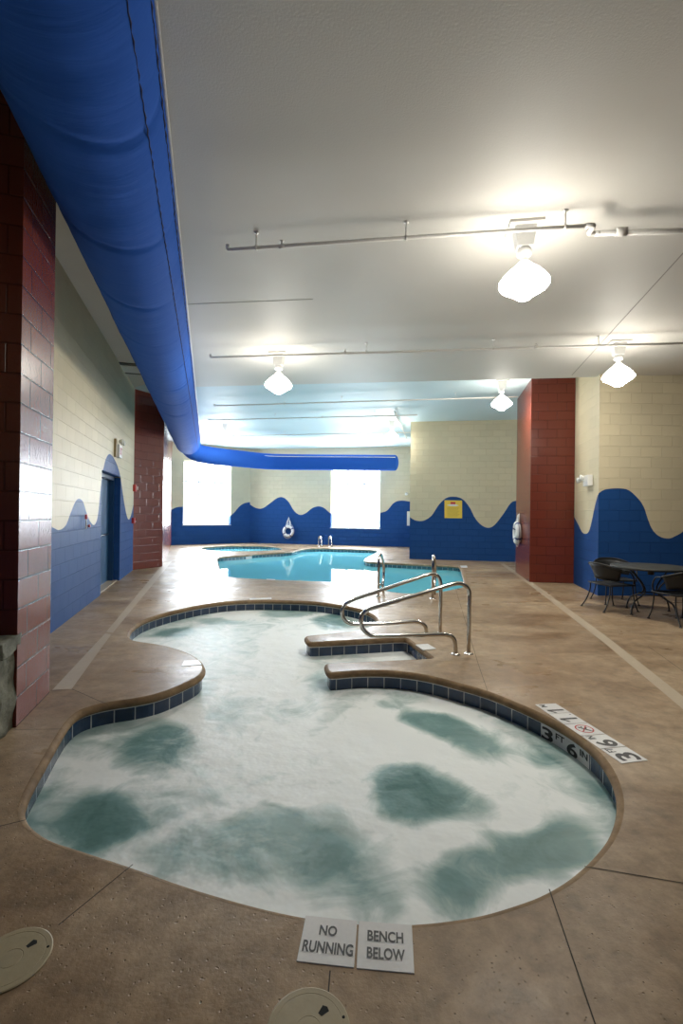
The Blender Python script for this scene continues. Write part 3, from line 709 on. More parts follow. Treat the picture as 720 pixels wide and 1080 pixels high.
# white tiles let into the waterline, reading 3 FT 6 IN
tf = offset(SPA, 0.0275)
def nearest(poly, p): 
    return min(range(len(poly)), key=lambda i: (poly[i] - V2(p)).length)
def walk(poly, a, b, n):                                # n+1 evenly spaced points between two places on the outline
    ia, ib = nearest(poly, a), nearest(poly, b); N_ = len(poly)
    fw = (ib - ia) % N_; seq = [poly[(ia+i) % N_] for i in range(fw+1)] if fw < N_/2 else [poly[(ia-i) % N_] for i in range((ia-ib) % N_ + 1)]
    L = [0]; 
    for i in range(1, len(seq)): L.append(L[-1] + (seq[i]-seq[i-1]).length)
    out = []
    for k in range(n+1):
        s = L[-1]*k/n; j = max(i for i in range(len(L)) if L[i] <= s + 1e-9); j = min(j, len(seq)-2); t = (s-L[j])/max(1e-9, L[j+1]-L[j]); out.append(seq[j].lerp(seq[j+1], t))
    return out
pts = walk(tf, at(567.5, 763.5, -.07), at(604.5, 794, -.07), 12)
for half, (lab, marks) in enumerate([('white waterline tile with the first part of the depth, 3 FT', [('3', .05, .1, .50, .86), ('FT', .60, .1, .95, .46)]), ('white waterline tile with the second part of the depth, 6 IN', [('6', .05, .1, .50, .86), ('IN', .60, .1, .95, .46)])]):
    seg = pts[half*6:half*6+7]; c = seg[3]; o = thing('waterline_marker_tile', (c.x, c.y, -.15), lab, 'tile', 'white depth tiles in the hot tub waterline')
    b = MB(); 
    for a_, b_ in zip(seg, seg[1:]): b.face([V3(a_, -.0715), V3(b_, -.0715), V3(b_, -.215), V3(a_, -.215)])
    b.build('tile_face', M['ltile'], o); t = MB(); t.keep = True
    tow = V2(SPC) - c; tow = V3(tow.normalized(), 0)
    for body, u0, v0, u1, v1 in marks:
        vs_, fs_ = text_pts(body); k = len(t.v)
        for a_, b_ in vs_:
            u = (u0 + (u1-u0)*a_)*6; j = min(5, int(u)); p = seg[j].lerp(seg[j+1], u - j); t.v.append(V3(p, -.0715 - (.125)*(v0 + (v1-v0)*b_)) + tow*.0035)
        for f_ in fs_: t.f.append(tuple(k+i for i in f_)); t.uv.append([(0, 0)]*len(f_)); t.mi.append(0); t.sm.append(False)
    t.build('lettering', M['ink'], o)
# smaller blank markers on the deck
for pts_, lab in [([(194,697.2),(209,696.6),(212.5,701),(191,703)], 'plain white deck tile on the rounded deck tongue left of the hot tub'),
                  ([(438,680),(451,679.2),(460,684.5),(446,686)], 'small white deck tile beside the notch and the rail feet'),
                  ([(263,631.2),(286,630.4),(286.5,632),(263.5,632.8)], 'thin white deck tile at the far rim of the hot tub'),
                  ([(281,610.6),(290,611),(290,611.9),(281,611.5)], 'small white deck tile on the near rim of the swimming pool'),
                  ([(485,596.6),(492,596.6),(493,598.8),(486,598.8)], 'small white deck tile at the far right corner of the swimming pool')]:
    q = deck_quad(pts_); c = sum(q, Vector((0, 0, 0)))/4; o = slab(MB(), q, up*.006).build('deck_tile', M['ltile']); tag(o, lab, 'tile', None)
# pool wall markers
pt_ = offset(POOL, 0.026)
for a_, b_, lab, body in [((383.5,591.3),(394,592.9),'white tile in the swimming pool waterline reading 16 behind the grab rails', '16'), ((257.5,585.6),(265.5,585.1),'white tile in the swimming pool waterline at the stepped left rim', None)]:
    A_, B_ = at(*a_, 0), at(*b_, 0); sg = walk(pt_, A_, B_, 1); q = [V3(sg[0], -.066), V3(sg[1], -.066), V3(sg[1], -.22), V3(sg[0], -.22)]
    nv = (q[1]-q[0]).cross(up).normalized(); nv = nv if nv.dot(EYE - q[0]) > 0 else -nv
    c = (q[0]+q[1])/2; o = thing('waterline_marker_tile', (c.x, c.y, -.15), lab, 'tile')
    q = [p + nv*.006 for p in q]; slab(MB(), q, nv*.004).build('tile_face', M['ltile'], o)
    if body: t = MB(); t.keep = True; text_on(t, q, body, .2, .12, .8, .6, nv*.002); t.build('lettering', M['ink'], o)

# ------------------------------------------------------------------ skimmer lids
def lid(cx, cy, r, rot, label):
    o = thing('skimmer_lid', (cx, cy, 0), label, 'lid', 'round beige skimmer lids')
    MB().lathe([(0, .006), (r*.27, .006), (r*.275, .0054), (r*.29, .0054), (r*.295, .006), (r*.82, .006), (r*.825, .0055), (r*.835, .0055), (r*.84, .006), (r*.97, .006), (r, .004), (r, .0)], (cx, cy, 0), 64, smooth=False).build('lid_plate', M['lid'], o)
    for k in (0, 1):
        a = rot + k*pi; d = Vector((cos(a), sin(a), 0)); n_ = Vector((-sin(a), cos(a), 0)); c = Vector((cx, cy, .0066)) + d*r*.52
        t = MB(); t.face([c - d*.014 - n_*.006, c + d*.012 - n_*.013, c + d*.018, c + d*.012 + n_*.013, c - d*.014 + n_*.008]); t.keep = True; t.build('lift_slot', M['dark'], o)
    for k in (0, 1):
        a = rot - .55 + k*pi; MB().lathe([(0, .0075), (.004, .0075), (.0045, .006)], (cx + cos(a)*r*.88, cy + sin(a)*r*.88, 0), 12).build('screw', M['dark'], o)
def lid_at(cx, cy, r, spx, label):
    p = at(*spx); lid(cx, cy, r, atan2(p.y - cy, p.x - cx), label)
lid_at(-1.083, 1.582, .122, (38.5, 994), 'round beige skimmer lid at the left edge of the dark foreground deck')
lid_at(-.078, 1.378, .122, (344, 1065), 'round beige skimmer lid in front of the NO RUNNING tile')

# ------------------------------------------------------------------ hot tub handrails
def handrail(foot_px, prof, foot2, label):
    b = at(*foot_px); d = Vector((-.98, -.2, 0)).normalized(); o = thing('handrail', b, label, 'handrail', 'stainless handrails over the hot tub steps')
    P = [b + d*s + up*z for s, z in prof]; MB().tube(crom(P, 5), .0225, 14).build('rail_tube', M['steel'], o)
    for p in (b, b + d*foot2):
        MB().lathe([(0, .02), (.026, .02), (.035, .014), (.048, .006), (.05, 0)], p, 24).build('floor_flange', M['steel'], o)
handrail((494, 689.5), [(0, 0), (0, .25), (-.002, .56), (.0, .65), (.025, .715), (.075, .752), (.14, .762), (.22, .75), (.314, .725), (.71, .62), (1.0, .545), (1.12, .51), (1.185, .465), (1.205, .40), (1.185, .32), (1.13, .262), (1.05, .235), (.71, .228), (.40, .222), (.28, .218), (.20, .195), (.162, .14), (.152, .07), (.152, 0)], .152,
         'stainless steel handrail nearer the camera, bent over the notch of the hot tub')
handrail((464, 668.5), [(0, 0), (0, .25), (-.002, .50), (.0, .62), (.02, .70), (.06, .742), (.12, .755), (.20, .74), (.314, .705), (.71, .585), (1.02, .49), (1.16, .44), (1.235, .39), (1.262, .32), (1.245, .24), (1.19, .185), (1.08, .16), (.71, .155), (.45, .165), (.32, .165), (.245, .14), (.20, .10), (.185, .05), (.185, 0)], .185,
         'stainless steel handrail farther from the camera, bent over the far side of the notch')
# grab rails of the pool ladder
def grab(foot_px, label, yaw=0.0):
    b = at(*foot_px); d = Vector((.27, .963, 0)); o = thing('ladder_rail', b, label, 'grab rail', 'ladder rails at the near edge of the swimming pool')
    P = [b, b + up*.3, b + up*.62, b + d*.04 + up*.72, b + d*.13 + up*.755, b + d*.26 + up*.72, b + d*.42 + up*.60, b + d*.50 + up*.48, b + d*.50 + up*.30, b + d*.42 + up*.16, b + d*.46 + up*.05, b + d*.52 - up*.10, b + d*.52 - up*.5]
    MB().tube(crom(P, 5), .024, 12).build('rail_tube', M['steel'], o)
    MB().lathe([(0, .02), (.026, .02), (.035, .014), (.055, .006), (.057, 0)], b, 20).build('floor_flange', M['steel'], o)
    P = [b + up*.20, b + d*.2 + up*.19, b + d*.42 + up*.16]; MB().tube(P, .02, 10).build('brace_tube', M['steel'], o)
grab((398.8, 629), 'tall stainless pool ladder rail, left one of the near pair')
grab((456, 631.5), 'tall stainless pool ladder rail, right one of the near pair')
def small_grab(foot_px, label):
    b = at(*foot_px); d = V3(-MA, 0)*.55 + V3(NA, 0)*.35; o = thing('grab_rail', b, label, 'grab rail', 'small rails at the far edge of the swimming pool')
    P = [b, b + up*.35, b + d*.08 + up*.45, b + d*.2 + up*.47, b + d*.36 + up*.42, b + d*.5 + up*.2, b + d*.62 + up*.01]
    MB().tube(crom(P, 5), .028, 10).build('rail_tube', M['steel'], o); MB().lathe([(0, .02), (.03, .02), (.05, 0)], b, 16).build('floor_flange', M['steel'], o)
small_grab((336, 576.2), 'small steel grab rail on the far pool edge, nearer the life ring')
small_grab((346.5, 576.4), 'small steel grab rail on the far pool edge, nearer the window')

# ------------------------------------------------------------------ fabric duct
duct = thing('air_duct', left(0, -.73, 4.0), 'huge royal blue fabric air duct under the ceiling, turning across the back', 'air duct')
def duct_sweep(centers, radii, seg=56, wr=0.012, seed=0.0):
    rows = []; uvs = []; Ls = 0
    for i, p in enumerate(centers):
        t = (centers[min(i+1, len(centers)-1)] - centers[max(i-1, 0)]).normalized(); sd = t.cross(up).normalized(); u_ = sd.cross(t)
        if i: Ls += (p - centers[i-1]).length
        row = []
        for k in range(seg):
            a = 2*pi*k/seg; q = Vector((Ls*1.8 + seed + .3*sin(a*1.0), cos(a)*1.2, sin(a)*1.2))
            r = radii[i]*(1 + wr*noise.noise(q) + wr*.7*noise.noise(Vector((Ls*6 + .5*sin(a), cos(a), sin(a)*1.3 + 9))))
            g_ = (Ls + .05*sin(a*2 + seed)) % 1.13; r *= 1 - .030*math.exp(-((g_ - .5)/.03)**2)*(.6 + .4*sin(a*1.5 + Ls))
            row.append(p + (sd*cos(a) + u_*sin(a))*r)
        rows.append(row); uvs.append([(Ls, radii[i]*2*pi*k/seg) for k in range(seg+1)])
    return rows, uvs
cent = []; rad = []; t = -3.2
while t < 17.95: cent.append(left(t, -.73, 4.0)); rad.append(.44); t += .03
for k in range(1, 9):
    a = k/8*pi/2; cent.append(left(17.95 + .30*sin(a), -.73, 4.0)); rad.append(.44*max(.04, cos(a)))
rows, uvs = duct_sweep(cent, rad); MB().grid(rows, True, uvs=uvs).build('main_sleeve', M['fabric'], duct)
bc = [Vector((-5.66, 17.4, 3.92)), Vector((-5.5, 17.75, 3.74)), Vector((-5.0, 18.15, 3.65)), Vector((-4.1, 19.0, 3.64)), Vector((-3.14, 19.85, 3.64)), Vector((-2.2, 20.0, 3.64)), Vector((0, 19.92, 3.64)), Vector((2.2, 19.82, 3.64))]
bc = crom(bc, 14); br_ = [.33]*len(bc); d_ = (bc[-1] - bc[-2]).normalized(); e_ = bc[-1].copy()
for k in range(1, 8): a = k/7*pi/2; bc.append(e_ + d_*.16*sin(a)); br_.append(.33*max(.55*0 + .03, cos(a)))
rows, uvs = duct_sweep(bc, br_, wr=.006, seed=40); MB().grid(rows, True, uvs=uvs).build('branch_sleeve', M['fabric'], duct)
for ang, r_ in ((-36, .005), (-9, .006)):
    a = radians(ang); off = lambda t: left(t, -.73 + .443*cos(a), 4.0 + .443*sin(a)); m_ = MB(); t = -3.0
    P = []
    while t < 17.9: P.append(off(t) + V3(LX, 0)*(.003 if len(P) % 2 else -.003)); t += .045
    m_.tube(P, [r_ if k_ % 3 else r_*.45 for k_ in range(len(P))], 5)
    m_.build('stitched_seam', M['seam'], duct)
MB().tube([left(-3.2, -.30, 4.165), left(9.9, -.30, 4.165), left(17.9, -.30, 4.1)], .014, 8).build('hanging_rail', M['white'], duct)
P = [p + Vector((0, -.30, .20)) for p in bc[14:-7]]
MB().tube(P, .016, 6).build('hanging_rail', M['white'], duct)

# ------------------------------------------------------------------ ceiling lamps
def lamp(px, py, z, label, s=1.0):
    p = at(px, py, z); o = thing('ceiling_lamp', p, label, 'ceiling lamp', 'lit industrial ceiling lamps')
    ax, ay = V3(NA, 0), V3(MA, 0)
    MB().box(p - up*.0125, (.30, .26, .025), ax, ay).build('mounting_plate', M['pipe'], o)
    b = MB(); b.box(p - up*.115, (.20, .17, .19), ax, ay, taper=.70); bevel(b.build('ballast_box', M['white'], o), .01)
    MB().lathe([(.0, -.21), (.06, -.21), (.065, -.225), (.065, -.27), (.05, -.275), (.035, -.28), (.035, -.33), (.05, -.34)], p, 20).build('neck', M['white'], o)
    MB().lathe([(.045, -.335), (.06, -.35), (.095, -.385), (.15, -.43), (.195, -.478), (.212, -.505), (.216, -.515)], p, 32).build('upper_glass', M['reflector'], o)
    MB().lathe([(.216, -.516), (.224, -.523), (.225, -.548), (.212, -.568), (.16, -.602), (.11, -.634), (.075, -.660), (.06, -.674), (.03, -.682), (0, -.683)], p, 32).build('globe', M['lampglow'], o)
lamp(553, 239, HM, 'lit white ceiling lamp with a diamond globe, the nearest and largest, right of centre')
lamp(652, 361, HM, 'lit white ceiling lamp in front of the beige wall at the right')
lamp(294, 373, HM, 'lit white ceiling lamp close to the blue duct, just before the ceiling edge')
lamp(529, 401.5, HC, 'lit white ceiling lamp beside the top of the right red column')
lamp(238, 447, HC, 'small far lamp above the left window end of the blue duct')
lamp(413, 444, HC, 'small far lamp near the corner of the beige wall block')

# ------------------------------------------------------------------ sprinkler pipes
def sprinkler(a, b, z, zc, label, hang=(), heads=(), r=.017, step=None, tail=None):
    A = at(*a, z); B = at(*b, z); o = thing('sprinkler_pipe', A, label, 'pipe', 'white sprinkler pipes under the ceiling')
    pts = [A + up*(.05), A, B]
    if step is None: MB().tube(round_path(pts, .03), r).build('pipe_run', M['pipe'], o)
    else:
        n_ = V3(MA, 0)*step; D = at(*tail, z) ; 
        MB().tube(round_path(pts, .03), r).build('pipe_run', M['pipe'], o)
        B2_ = B + n_; MB().tube(round_path([B - (B-A).normalized()*.02, B + (B-A).normalized()*.05, B2_ + (B-A).normalized()*.05, B2_ + (B-A).normalized()*.14], .03), r*1.35).build('elbow', M['pipe'], o)
        MB().tube([B2_ + (B-A).normalized()*.1, D], r*1.45).build('pipe_run', M['pipe'], o)
        e = (B-A).normalized(); c = B2_ + e*.28
        MB().tube([c, c + e*.09], r*2.3).build('coupling', M['pipe'], o)
    for (hx, hy) in hang:
        p = at(hx, hy, z); mm = MB(); mm.tube([p + up*.02, V3(p, zc)], .006, 6); mm.lathe([(.0, 0), (.025, 0), (.02, .008), (0, .008)], V3(p, zc - .008), 12); mm.tube([p - V3(MA, 0)*.001 + e_dir*(-.012), p + e_dir*.012], r*1.35, 12); mm.build('hanger', M['pipe'], o)
    for (hx, hy) in heads:
        p = at(hx, hy, z); mm = MB(); mm.tube([p, p + up*.05], .010, 8); mm.lathe([(.0, .052), (.022, .05), (.024, .054), (0, .06)], p, 12); mm.tube([p - e_dir*.03, p + e_dir*.03], r*1.3, 12); mm.build('sprinkler_head', M['pipe'], o)
e_dir = V3(NA, 0)
sprinkler((240, 263.5), (620, 238), 4.05, HM, 'nearest white sprinkler pipe, stepped at its elbow right of the big lamp', [(270, 261.5), (428, 251), (596, 239.5)], [(297, 260)], step=.13, tail=(800, 241))
sprinkler((222, 377), (800, 359.5), 4.05, HM, 'white sprinkler pipe crossing the ceiling just behind the second row of lamps', [(386, 372), (520, 368), (631, 364.8)], [(364, 372.5), (565, 366.5)])
sprinkler((226, 428), (546, 418.5), 4.45, HC, 'sprinkler pipe crossing the pale blue ceiling to the right red column', [(360, 424), (480, 420.5)], [(300, 426)])
sprinkler((220, 443), (440, 437.8), 4.45, HC, 'sprinkler pipe over the pool in the middle of the pale blue ceiling', [(290, 441.4), (395, 439)], [(340, 440.2)])
sprinkler((236, 459.8), (436, 456), 4.45, HC, 'farthest sprinkler pipe crossing the pale blue ceiling', [(300, 458.6), (390, 456.9)])
A_ = at(416, 434, 4.52); B_ = at(429, 463, 4.52)
tag(MB().tube([A_, B_], .03, 8).build('conduit_pipe', M['pipe']), 'thick pipe running away from the camera beside the beige wall block', 'pipe')

# ceiling vent left of the duct
q = [at(127, 384.5, HC-.012), at(146, 386.5, HC-.012), at(150, 392, HC-.012), at(132, 391, HC-.012)]; c = sum(q, Vector((0, 0, 0)))/4
v = thing('ceiling_vent', c, 'white ceiling air vent in the strip left of the blue duct', 'vent')
c0 = c - up*.01; MB().box(c0, (.62, .80, .02), V3(LX, 0), V3(AX, 0)).build('vent_frame', simple('grey vent frame', (.07, .065, .055), .5), v)
MB().box(c0 - up*.014, (.42, .52, .012), V3(LX, 0), V3(AX, 0)).build('vent_panel', M['white'], v)

# ------------------------------------------------------------------ wall fittings, left wall
def lw_at(px, py, off=0.0):
    s, z = on_wall(px, py, L0, L1); return PL(s, z, -off), s, z
p, s, z = lw_at(123, 476)
o = thing('exit_sign', p, 'white exit sign with lamp heads above the blue door', 'exit sign')
bevel(MB().box(PL(s, z, -.04), (.30, .08, .26), dirs, dn).build('sign_housing', M['white'], o))
face = [PL(s - .14, z + .12, -.082), PL(s + .14, z + .12, -.082), PL(s + .14, z - .12, -.082), PL(s - .14, z - .12, -.082)]
t = MB(); t.keep = True; text_on(t, face, 'EXIT', .12, .2, .88, .8, V3(LX, 0)*.002); t.build('lettering', M['redink'], o)
MB().box(PL(s - .24, z + .04, -.02), (.10, .04, .36), dirs, dn).build('backing_plate', M['gold'], o)
for ds in (-.10, .12):
    MB().lathe([(0, -.03), (.03, -.03), (.055, .03), (.055, .045), (0, .055)], PL(s + ds, z + .19, -.09), 16, ax=V3(AX, 0), ay=up, az=V3(LX, 0)).build('lamp_head', M['lens'], o)
p, s, z = lw_at(141.3, 515)
o = thing('fire_alarm_strobe', p, 'red fire alarm strobe high on the cream wall by the red pier', 'fire alarm')
bevel(MB().box(PL(s, z, -.03), (.16*2.2, .06, .17), dirs, dn).build('alarm_box', M['firered'], o)); bevel(MB().box(PL(s, z, -.075), (.06, .04, .09), dirs, dn).build('strobe_lens', M['lens'], o))
p, s, z = lw_at(139.5, 549)
o = thing('fire_alarm_pull_station', p, 'small red fire alarm pull station low on the blue wall beside the door', 'fire alarm')
bevel(MB().box(PL(s, z, -.03), (.22, .06, .14), dirs, dn).build('station_box', M['firered'], o)); MB().box(PL(s, z - .02, -.068), (.10, .02, .025), dirs, dn).build('pull_handle', M['white'], o)
p, s, z = lw_at(88.5, 552)
o = thing('wall_valve', p, 'small red and white valve fitting on the blue wall left of the door', 'valve')
MB().tube([PL(s, z + .10, -.03), PL(s, z - .08, -.03)], .010, 8).build('valve_pipe', M['white'], o)
MB().box(PL(s, z + .10, -.03), (.03, .03, .07), dirs, dn).build('valve_tag', M['firered'], o)
MB().lathe([(0, .0), (.02, .0), (.024, .012), (.02, .024), (0, .024)], PL(s + .06, z - .04, -.05), 14, ax=V3(AX, 0), ay=up, az=V3(LX, 0)).build('valve_knob', M['firered'], o)
MB().tube([PL(s, z - .04, -.03), PL(s + .06, z - .04, -.05)], .010, 8).build('valve_stem', M['steel'], o)

# ------------------------------------------------------------------ life rings
def life_ring(c, ax, n_, r, label, rope_h, flip=1):
    o = thing('life_ring', c, label, 'life ring', 'white life rings hung on the walls')
    ax = Vector(ax).normalized(); n_ = Vector(n_).normalized(); R1 = r*.77; R2 = r*.24; cc = c + n_*(R2 + .01)
    def pt(a, b, rr=R2): return cc + (ax*cos(a) + up*sin(a))*(R1 + rr*cos(b)) + n_*rr*sin(b)
    MB().grid([[pt(2*pi*i/48, 2*pi*j/16) for j in range(16)] for i in range(49)], True).build('ring_body', M['rope'], o)
    for k in range(4):
        a0 = pi/4*.7 + k*pi/2
        MB().grid([[pt(a0 + (i-2)*.05, 2*pi*j/16, R2*1.04) for j in range(16)] for i in range(5)], True).build('ring_band', M['bluerope'], o)
        a1 = a0 + pi/2; P = [cc + (ax*cos(a0 + (a1-a0)*t_) + up*sin(a0 + (a1-a0)*t_))*(r*1.03 + .05*sin(pi*t_)) for t_ in [i/10 for i in range(11)]]
        MB().tube(P, .008, 6).build('grab_line', M['bluerope' if k % 2 else 'rope'], o)
    m_ = MB()
    for k in range(4):
        wv = .035 + .025*k; hh = rope_h*(1 - .08*k); b0 = c + n_*(.03 + .012*k)
        P = [b0 + up*(r*.75) - ax*wv, b0 + up*(r + hh*.35) - ax*wv*.9, b0 + up*(r + hh) , b0 + up*(r + hh*.35) + ax*wv, b0 + up*(r*.75) + ax*wv*.8]
        m_.tube(crom(P, 5), .010, 6)
    m_.build('hung_rope', M['rope'], o)
    MB().tube([c + up*(r + rope_h*.97), c + up*(r + rope_h*.97) + n_*.08, c + up*(r + rope_h*1.05) + n_*.09], .012, 8).build('wall_hook', M['steel'], o)
s, z = on_wall(304.5, 560.2, W1, W2); wt = V3((W2 - W1).normalized(), 0)
life_ring(PW2(s, z), wt, V3((W2-W1).normalized(), 0).cross(up) if (V3((W2-W1).normalized(), 0).cross(up)).y < 0 else -V3((W2-W1).normalized(), 0).cross(up), .29, 'white life ring with dark bands on the blue back wall', .40)
s, z = on_wall(548.5, 562, K0, K3); kd = (K3 - K0).normalized(); c = V3(K0 + kd*s, z); kn = Vector((-kd.y, kd.x, 0))
life_ring(c, V3(kd, 0), kn, .29, 'white life ring seen edge on against the side of the right red column', .20)

# ------------------------------------------------------------------ notice, boxes
Et = (E1 - E0).normalized(); En = Vector((Et.y, -Et.x, 0))
def ew(px, py, off): s, z = on_wall(px, py, E0, E1); return V3(E0 + Et*s, z) + En*off
q = [ew(468.6, 527.6, .012), ew(487.1, 527.9, .012), ew(487.1, 546.6, .012), ew(468.6, 546.3, .012)]; c = sum(q, Vector((0, 0, 0)))/4
o = thing('wall_notice', c, 'square yellow notice on the crest of the blue wave beneath the beige wall', 'sign')
slab(MB(), q, En*.01).build('notice_plate', M['yellow'], o)
def qbox(mat_, nm, u0, v0, u1, v1): MB().face([bil(q, u0, v0) + En*.002, bil(q, u1, v0) + En*.002, bil(q, u1, v1) + En*.002, bil(q, u0, v1) + En*.002]).build(nm, mat_, o)
qbox(M['redink'], 'red_heading', .34, .09, .62, .23)
m_ = MB(); m_.face([bil(q, .12, .28) + En*.003, bil(q, .35, .22) + En*.003, bil(q, .66, .22) + En*.003, bil(q, .82, .28) + En*.003, bil(q, .66, .33) + En*.003, bil(q, .35, .33) + En*.003]); m_.build('white_panel', M['ltile'], o)
m_ = MB()
for k in range(9):
    v_ = .42 + k*.058; m_.face([bil(q, .15, v_) + En*.002, bil(q, .85 - .05*(k % 3), v_) + En*.002, bil(q, .85 - .05*(k % 3), v_ + .018) + En*.002, bil(q, .15, v_ + .018) + En*.002])
m_.build('text_lines', simple('faded brown print', (.42, .28, .05), .6), o)
Gt = (G1 - G0).normalized(); Gn = Vector((Gt.y, -Gt.x, 0)); Gn = Gn if Gn.y < 0 or Gn.x < 0 else -Gn
s, z = on_wall(622.5, 507, G0, G1); c = V3(G0 + Gt*s, z)
o = thing('emergency_light', c, 'white emergency light unit on the narrow cream wall beside the right red column', 'emergency light')
gt3 = V3(Gt, 0); bevel(MB().box(c + Gn*.05, (.30, .10, .22), gt3, Gn).build('light_box', M['white'], o), .01)
for k, (ds, dz) in enumerate(((-.20, .02), (.0, .06))):
    MB().lathe([(0, -.03), (.035, -.03), (.06, .03), (.06, .045), (0, .055)], c + Gn*.15 + gt3*ds + up*dz, 18, ax=gt3, ay=up, az=Gn).build('lamp_head', M['lens'], o)
MB().tube([c + Gn*.08, c + Gn*.15 - gt3*.17 + up*.02], .012, 8).build('lamp_arm', M['white'], o)
s, z = on_wall(428.6, 521, W1, W2); c = PW2(s, z, -.0); fn = -V3(bn(W1, W2).normalized(), 0)
o = thing('wall_camera', c, 'tiny white round fitting high in the back corner by the beige block', 'camera')
MB().lathe([(0, .07), (.05, .06), (.07, .03), (.075, 0)], c, 18, ax=wt, ay=up, az=fn).build('dome', M['white'], o)
c2 = V3(E0, 0) + V3(MA, 0)*.9; c2.z = 1.35
o = thing('wall_box', c2, 'narrow white box seen edge on at the left corner of the beige wall block', 'box')
bevel(MB().box(c2 - V3(NA, 0)*.05, (.35, .10, .50), V3(MA, 0), V3(NA, 0)).build('box_body', M['white'], o))

# ------------------------------------------------------------------ stone pedestal at the far left
c = V2(at(3, 772)); ax = V3(LX, 0); ay = V3(AX, 0)
o = thing('stone_pedestal', V3(at(14, 776), 0) - ax*.3, 'rough grey stone pedestal with a thick cap before the near red column', 'pedestal')
pc = V3(at(11, 776), 0) - ax*.235 + ay*.02
def rocky(center, size, nx, amp, seed):
    import bmesh
    bm = bmesh.new(); bmesh.ops.create_cube(bm, size=1.0); bmesh.ops.subdivide_edges(bm, edges=bm.edges, cuts=nx, use_grid_fill=True)
    mm = MB(); 
    for v_ in bm.verts:
        w_ = center + ax*v_.co.x*size[0] + ay*v_.co.y*size[1] + up*v_.co.z*size[2]; v_.co = w_ + Vector((noise.noise(w_*6 + Vector((seed, 0, 0))), noise.noise(w_*6 + Vector((0, seed, 0))), noise.noise(w_*6 + Vector((0, 0, seed)))*.6))*amp
    for f_ in bm.faces: mm.face([v_.co.copy() for v_ in f_.verts], smooth=True)
    bm.free(); return mm
rocky(pc + up*.27, (.40, .26, .54), 10, .03, 3).build('pedestal_body', M['stone'], o)
rocky(pc + up*.585, (.46, .32, .10), 10, .022, 8).build('pedestal_cap', M['stone'], o)

# ------------------------------------------------------------------ patio table and chairs
def table(x, y):
    o = thing('patio_table', (x, y, 0), 'round black metal patio table standing before the right blue wall', 'table'); p = Vector((x, y, 0)); r = .56
    MB().lathe([(0, .735), (r*.97, .735), (r, .728), (r, .70), (r*.985, .70), (r*.98, .722), (0, .722)], p, 48).build('table_top', M['tabletop'], o)
    MB().lathe([(.03, .60), (.045, .60), (.045, .72), (.03, .72), (.03, .60)], p, 16).build('umbrella_socket', M['iron'], o)
    m_ = MB(); m_.tube([p + Vector((cos(a*pi/18), sin(a*pi/18), 0))*.16 + up*.30 for a in range(37)], .009, 8, False); m_.build('leg_ring', M['iron'], o)
    for k in range(4):
        a = radians(20) + k*pi/2; d = Vector((cos(a), sin(a), 0))
        P = [p + d*.40 + up*.70, p + d*.34 + up*.62, p + d*.17 + up*.46, p + d*.12 + up*.34, p + d*.20 + up*.27, p + d*.34 + up*.20, p + d*.40 + up*.09, p + d*.41 + up*.012]
        m_ = MB(); m_.tube(crom(P, 5), .012, 8); m_.lathe([(0, .014), (.02, .012), (.026, 0)], p + d*.41, 12); m_.build('leg', M['iron'], o)
table(4.85, 7.42)
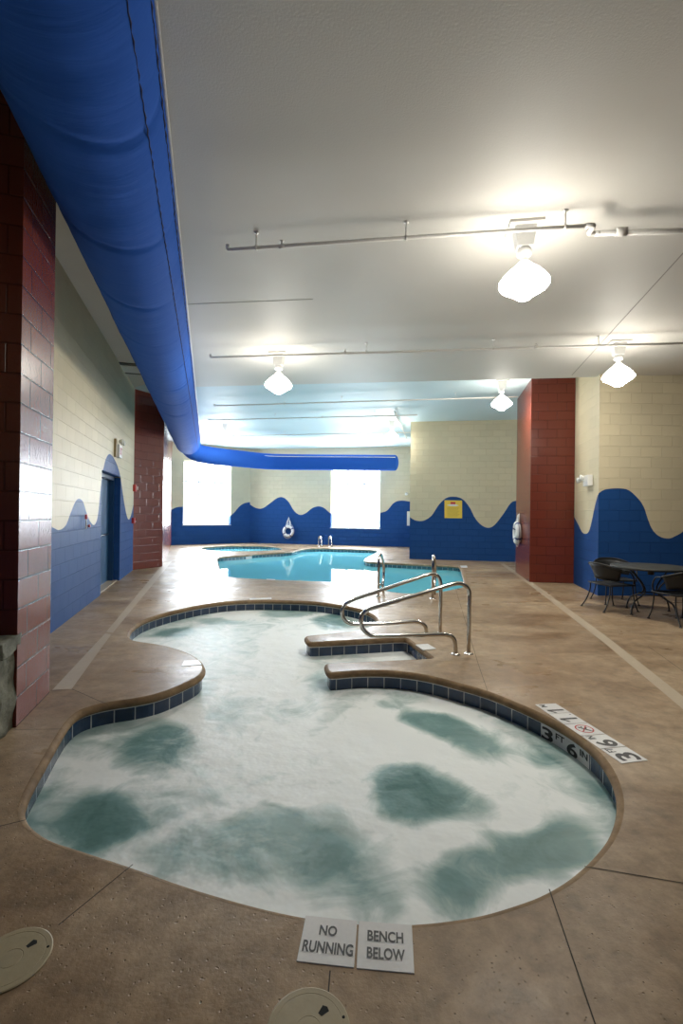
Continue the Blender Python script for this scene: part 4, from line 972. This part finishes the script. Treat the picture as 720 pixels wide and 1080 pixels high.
def chair():
    o = thing('patio_chair', (0, 0, 0), 'x', 'chair', 'black metal patio chairs'); Z = Vector((0, 0, 0))
    rows = []
    for i in range(9):
        y = -.22 + .44*i/8; rows.append([Vector((x_*(.25 - .02*abs(y)/.22), y, .41 - .015*cos(x_*pi/2)*cos(y*pi/.5))) for x_ in [k/4 - 1 for k in range(9)]])
    m_ = MB(); m_.grid(rows); st = m_.build('seat', M['iron'], o); sm = st.modifiers.new('thick', 'SOLIDIFY'); sm.thickness = .012
    m_ = MB(); m_.tube(crom([Vector((.25*cx, .22*cy, .41)) for cx, cy in ((1, 1), (1, -1), (-1, -1), (-1, 1))], 1, True) + [Vector((.25, .22, .41))], .011, 8); m_.build('seat_rim', M['iron'], o)
    rows = []                                           # curved barrel back
    for j in range(6):
        z = .43 + .32*j/5; fl_ = .95 + .38*(j/5)**1.8
        rows.append([Vector((sin(a)*.26*fl_, .02 - cos(a)*.25*fl_, z - (.10*abs(sin(a))**3)*(j/5))) for a in [radians(-74 + 148*k/20) for k in range(21)]])
    m_ = MB(); m_.grid(rows[1:]); b = m_.build('backrest', M['iron'], o); sm = b.modifiers.new('thick', 'SOLIDIFY'); sm.thickness = .006
    m_ = MB(); m_.tube(rows[-1], .013, 8); m_.build('top_rail', M['iron'], o)
    for sx, sy in ((1, 1), (-1, 1), (1, -1), (-1, -1)):
        m_ = MB(); P = [Vector((.23*sx, .20*sy, .41)), Vector((.235*sx, .205*sy, .28)), Vector((.25*sx, (.225 if sy > 0 else .26)*sy, .12)), Vector((.27*sx, (.26 if sy > 0 else .33)*sy, .012))]
        m_.tube(crom(P, 5), .010, 8); m_.lathe([(0, .014), (.018, .012), (.024, 0)], P[-1] - up*.012, 12); m_.build('leg', M['iron'], o)
    for sx in (1, -1):
        m_ = MB(); m_.tube(crom([Vector((.24*sx, .20, .41)), Vector((.265*sx, .19, .52)), Vector((.29*sx, .10, .625)), Vector((.30*sx, -.02, .645))], 5), .011, 8); m_.build('armrest', M['iron'], o)
    return o
ch0 = chair()
def copy_tree(o):
    r = o.copy(); C.objects.link(r)
    for c in list(o.children):
        d = c.copy(); C.objects.link(d); d.parent = r
    return r
for i, (x, y, rz, lab) in enumerate([(4.40, 7.72, -pi/2 + .15, 'black metal patio chair at the left end of the round table, back to the left'),
                                     (4.86, 6.80, .10, 'black metal patio chair on the near side of the round table'),
                                     (4.80, 8.30, pi - .1, 'black metal patio chair behind the round table close to the blue wall')]):
    o = ch0 if i == 0 else copy_tree(ch0)
    o.location = (x, y, 0); o.rotation_euler = (0, 0, rz); o['label'] = lab
for o in bpy.data.objects:
    if '_o' in o: del o['_o']
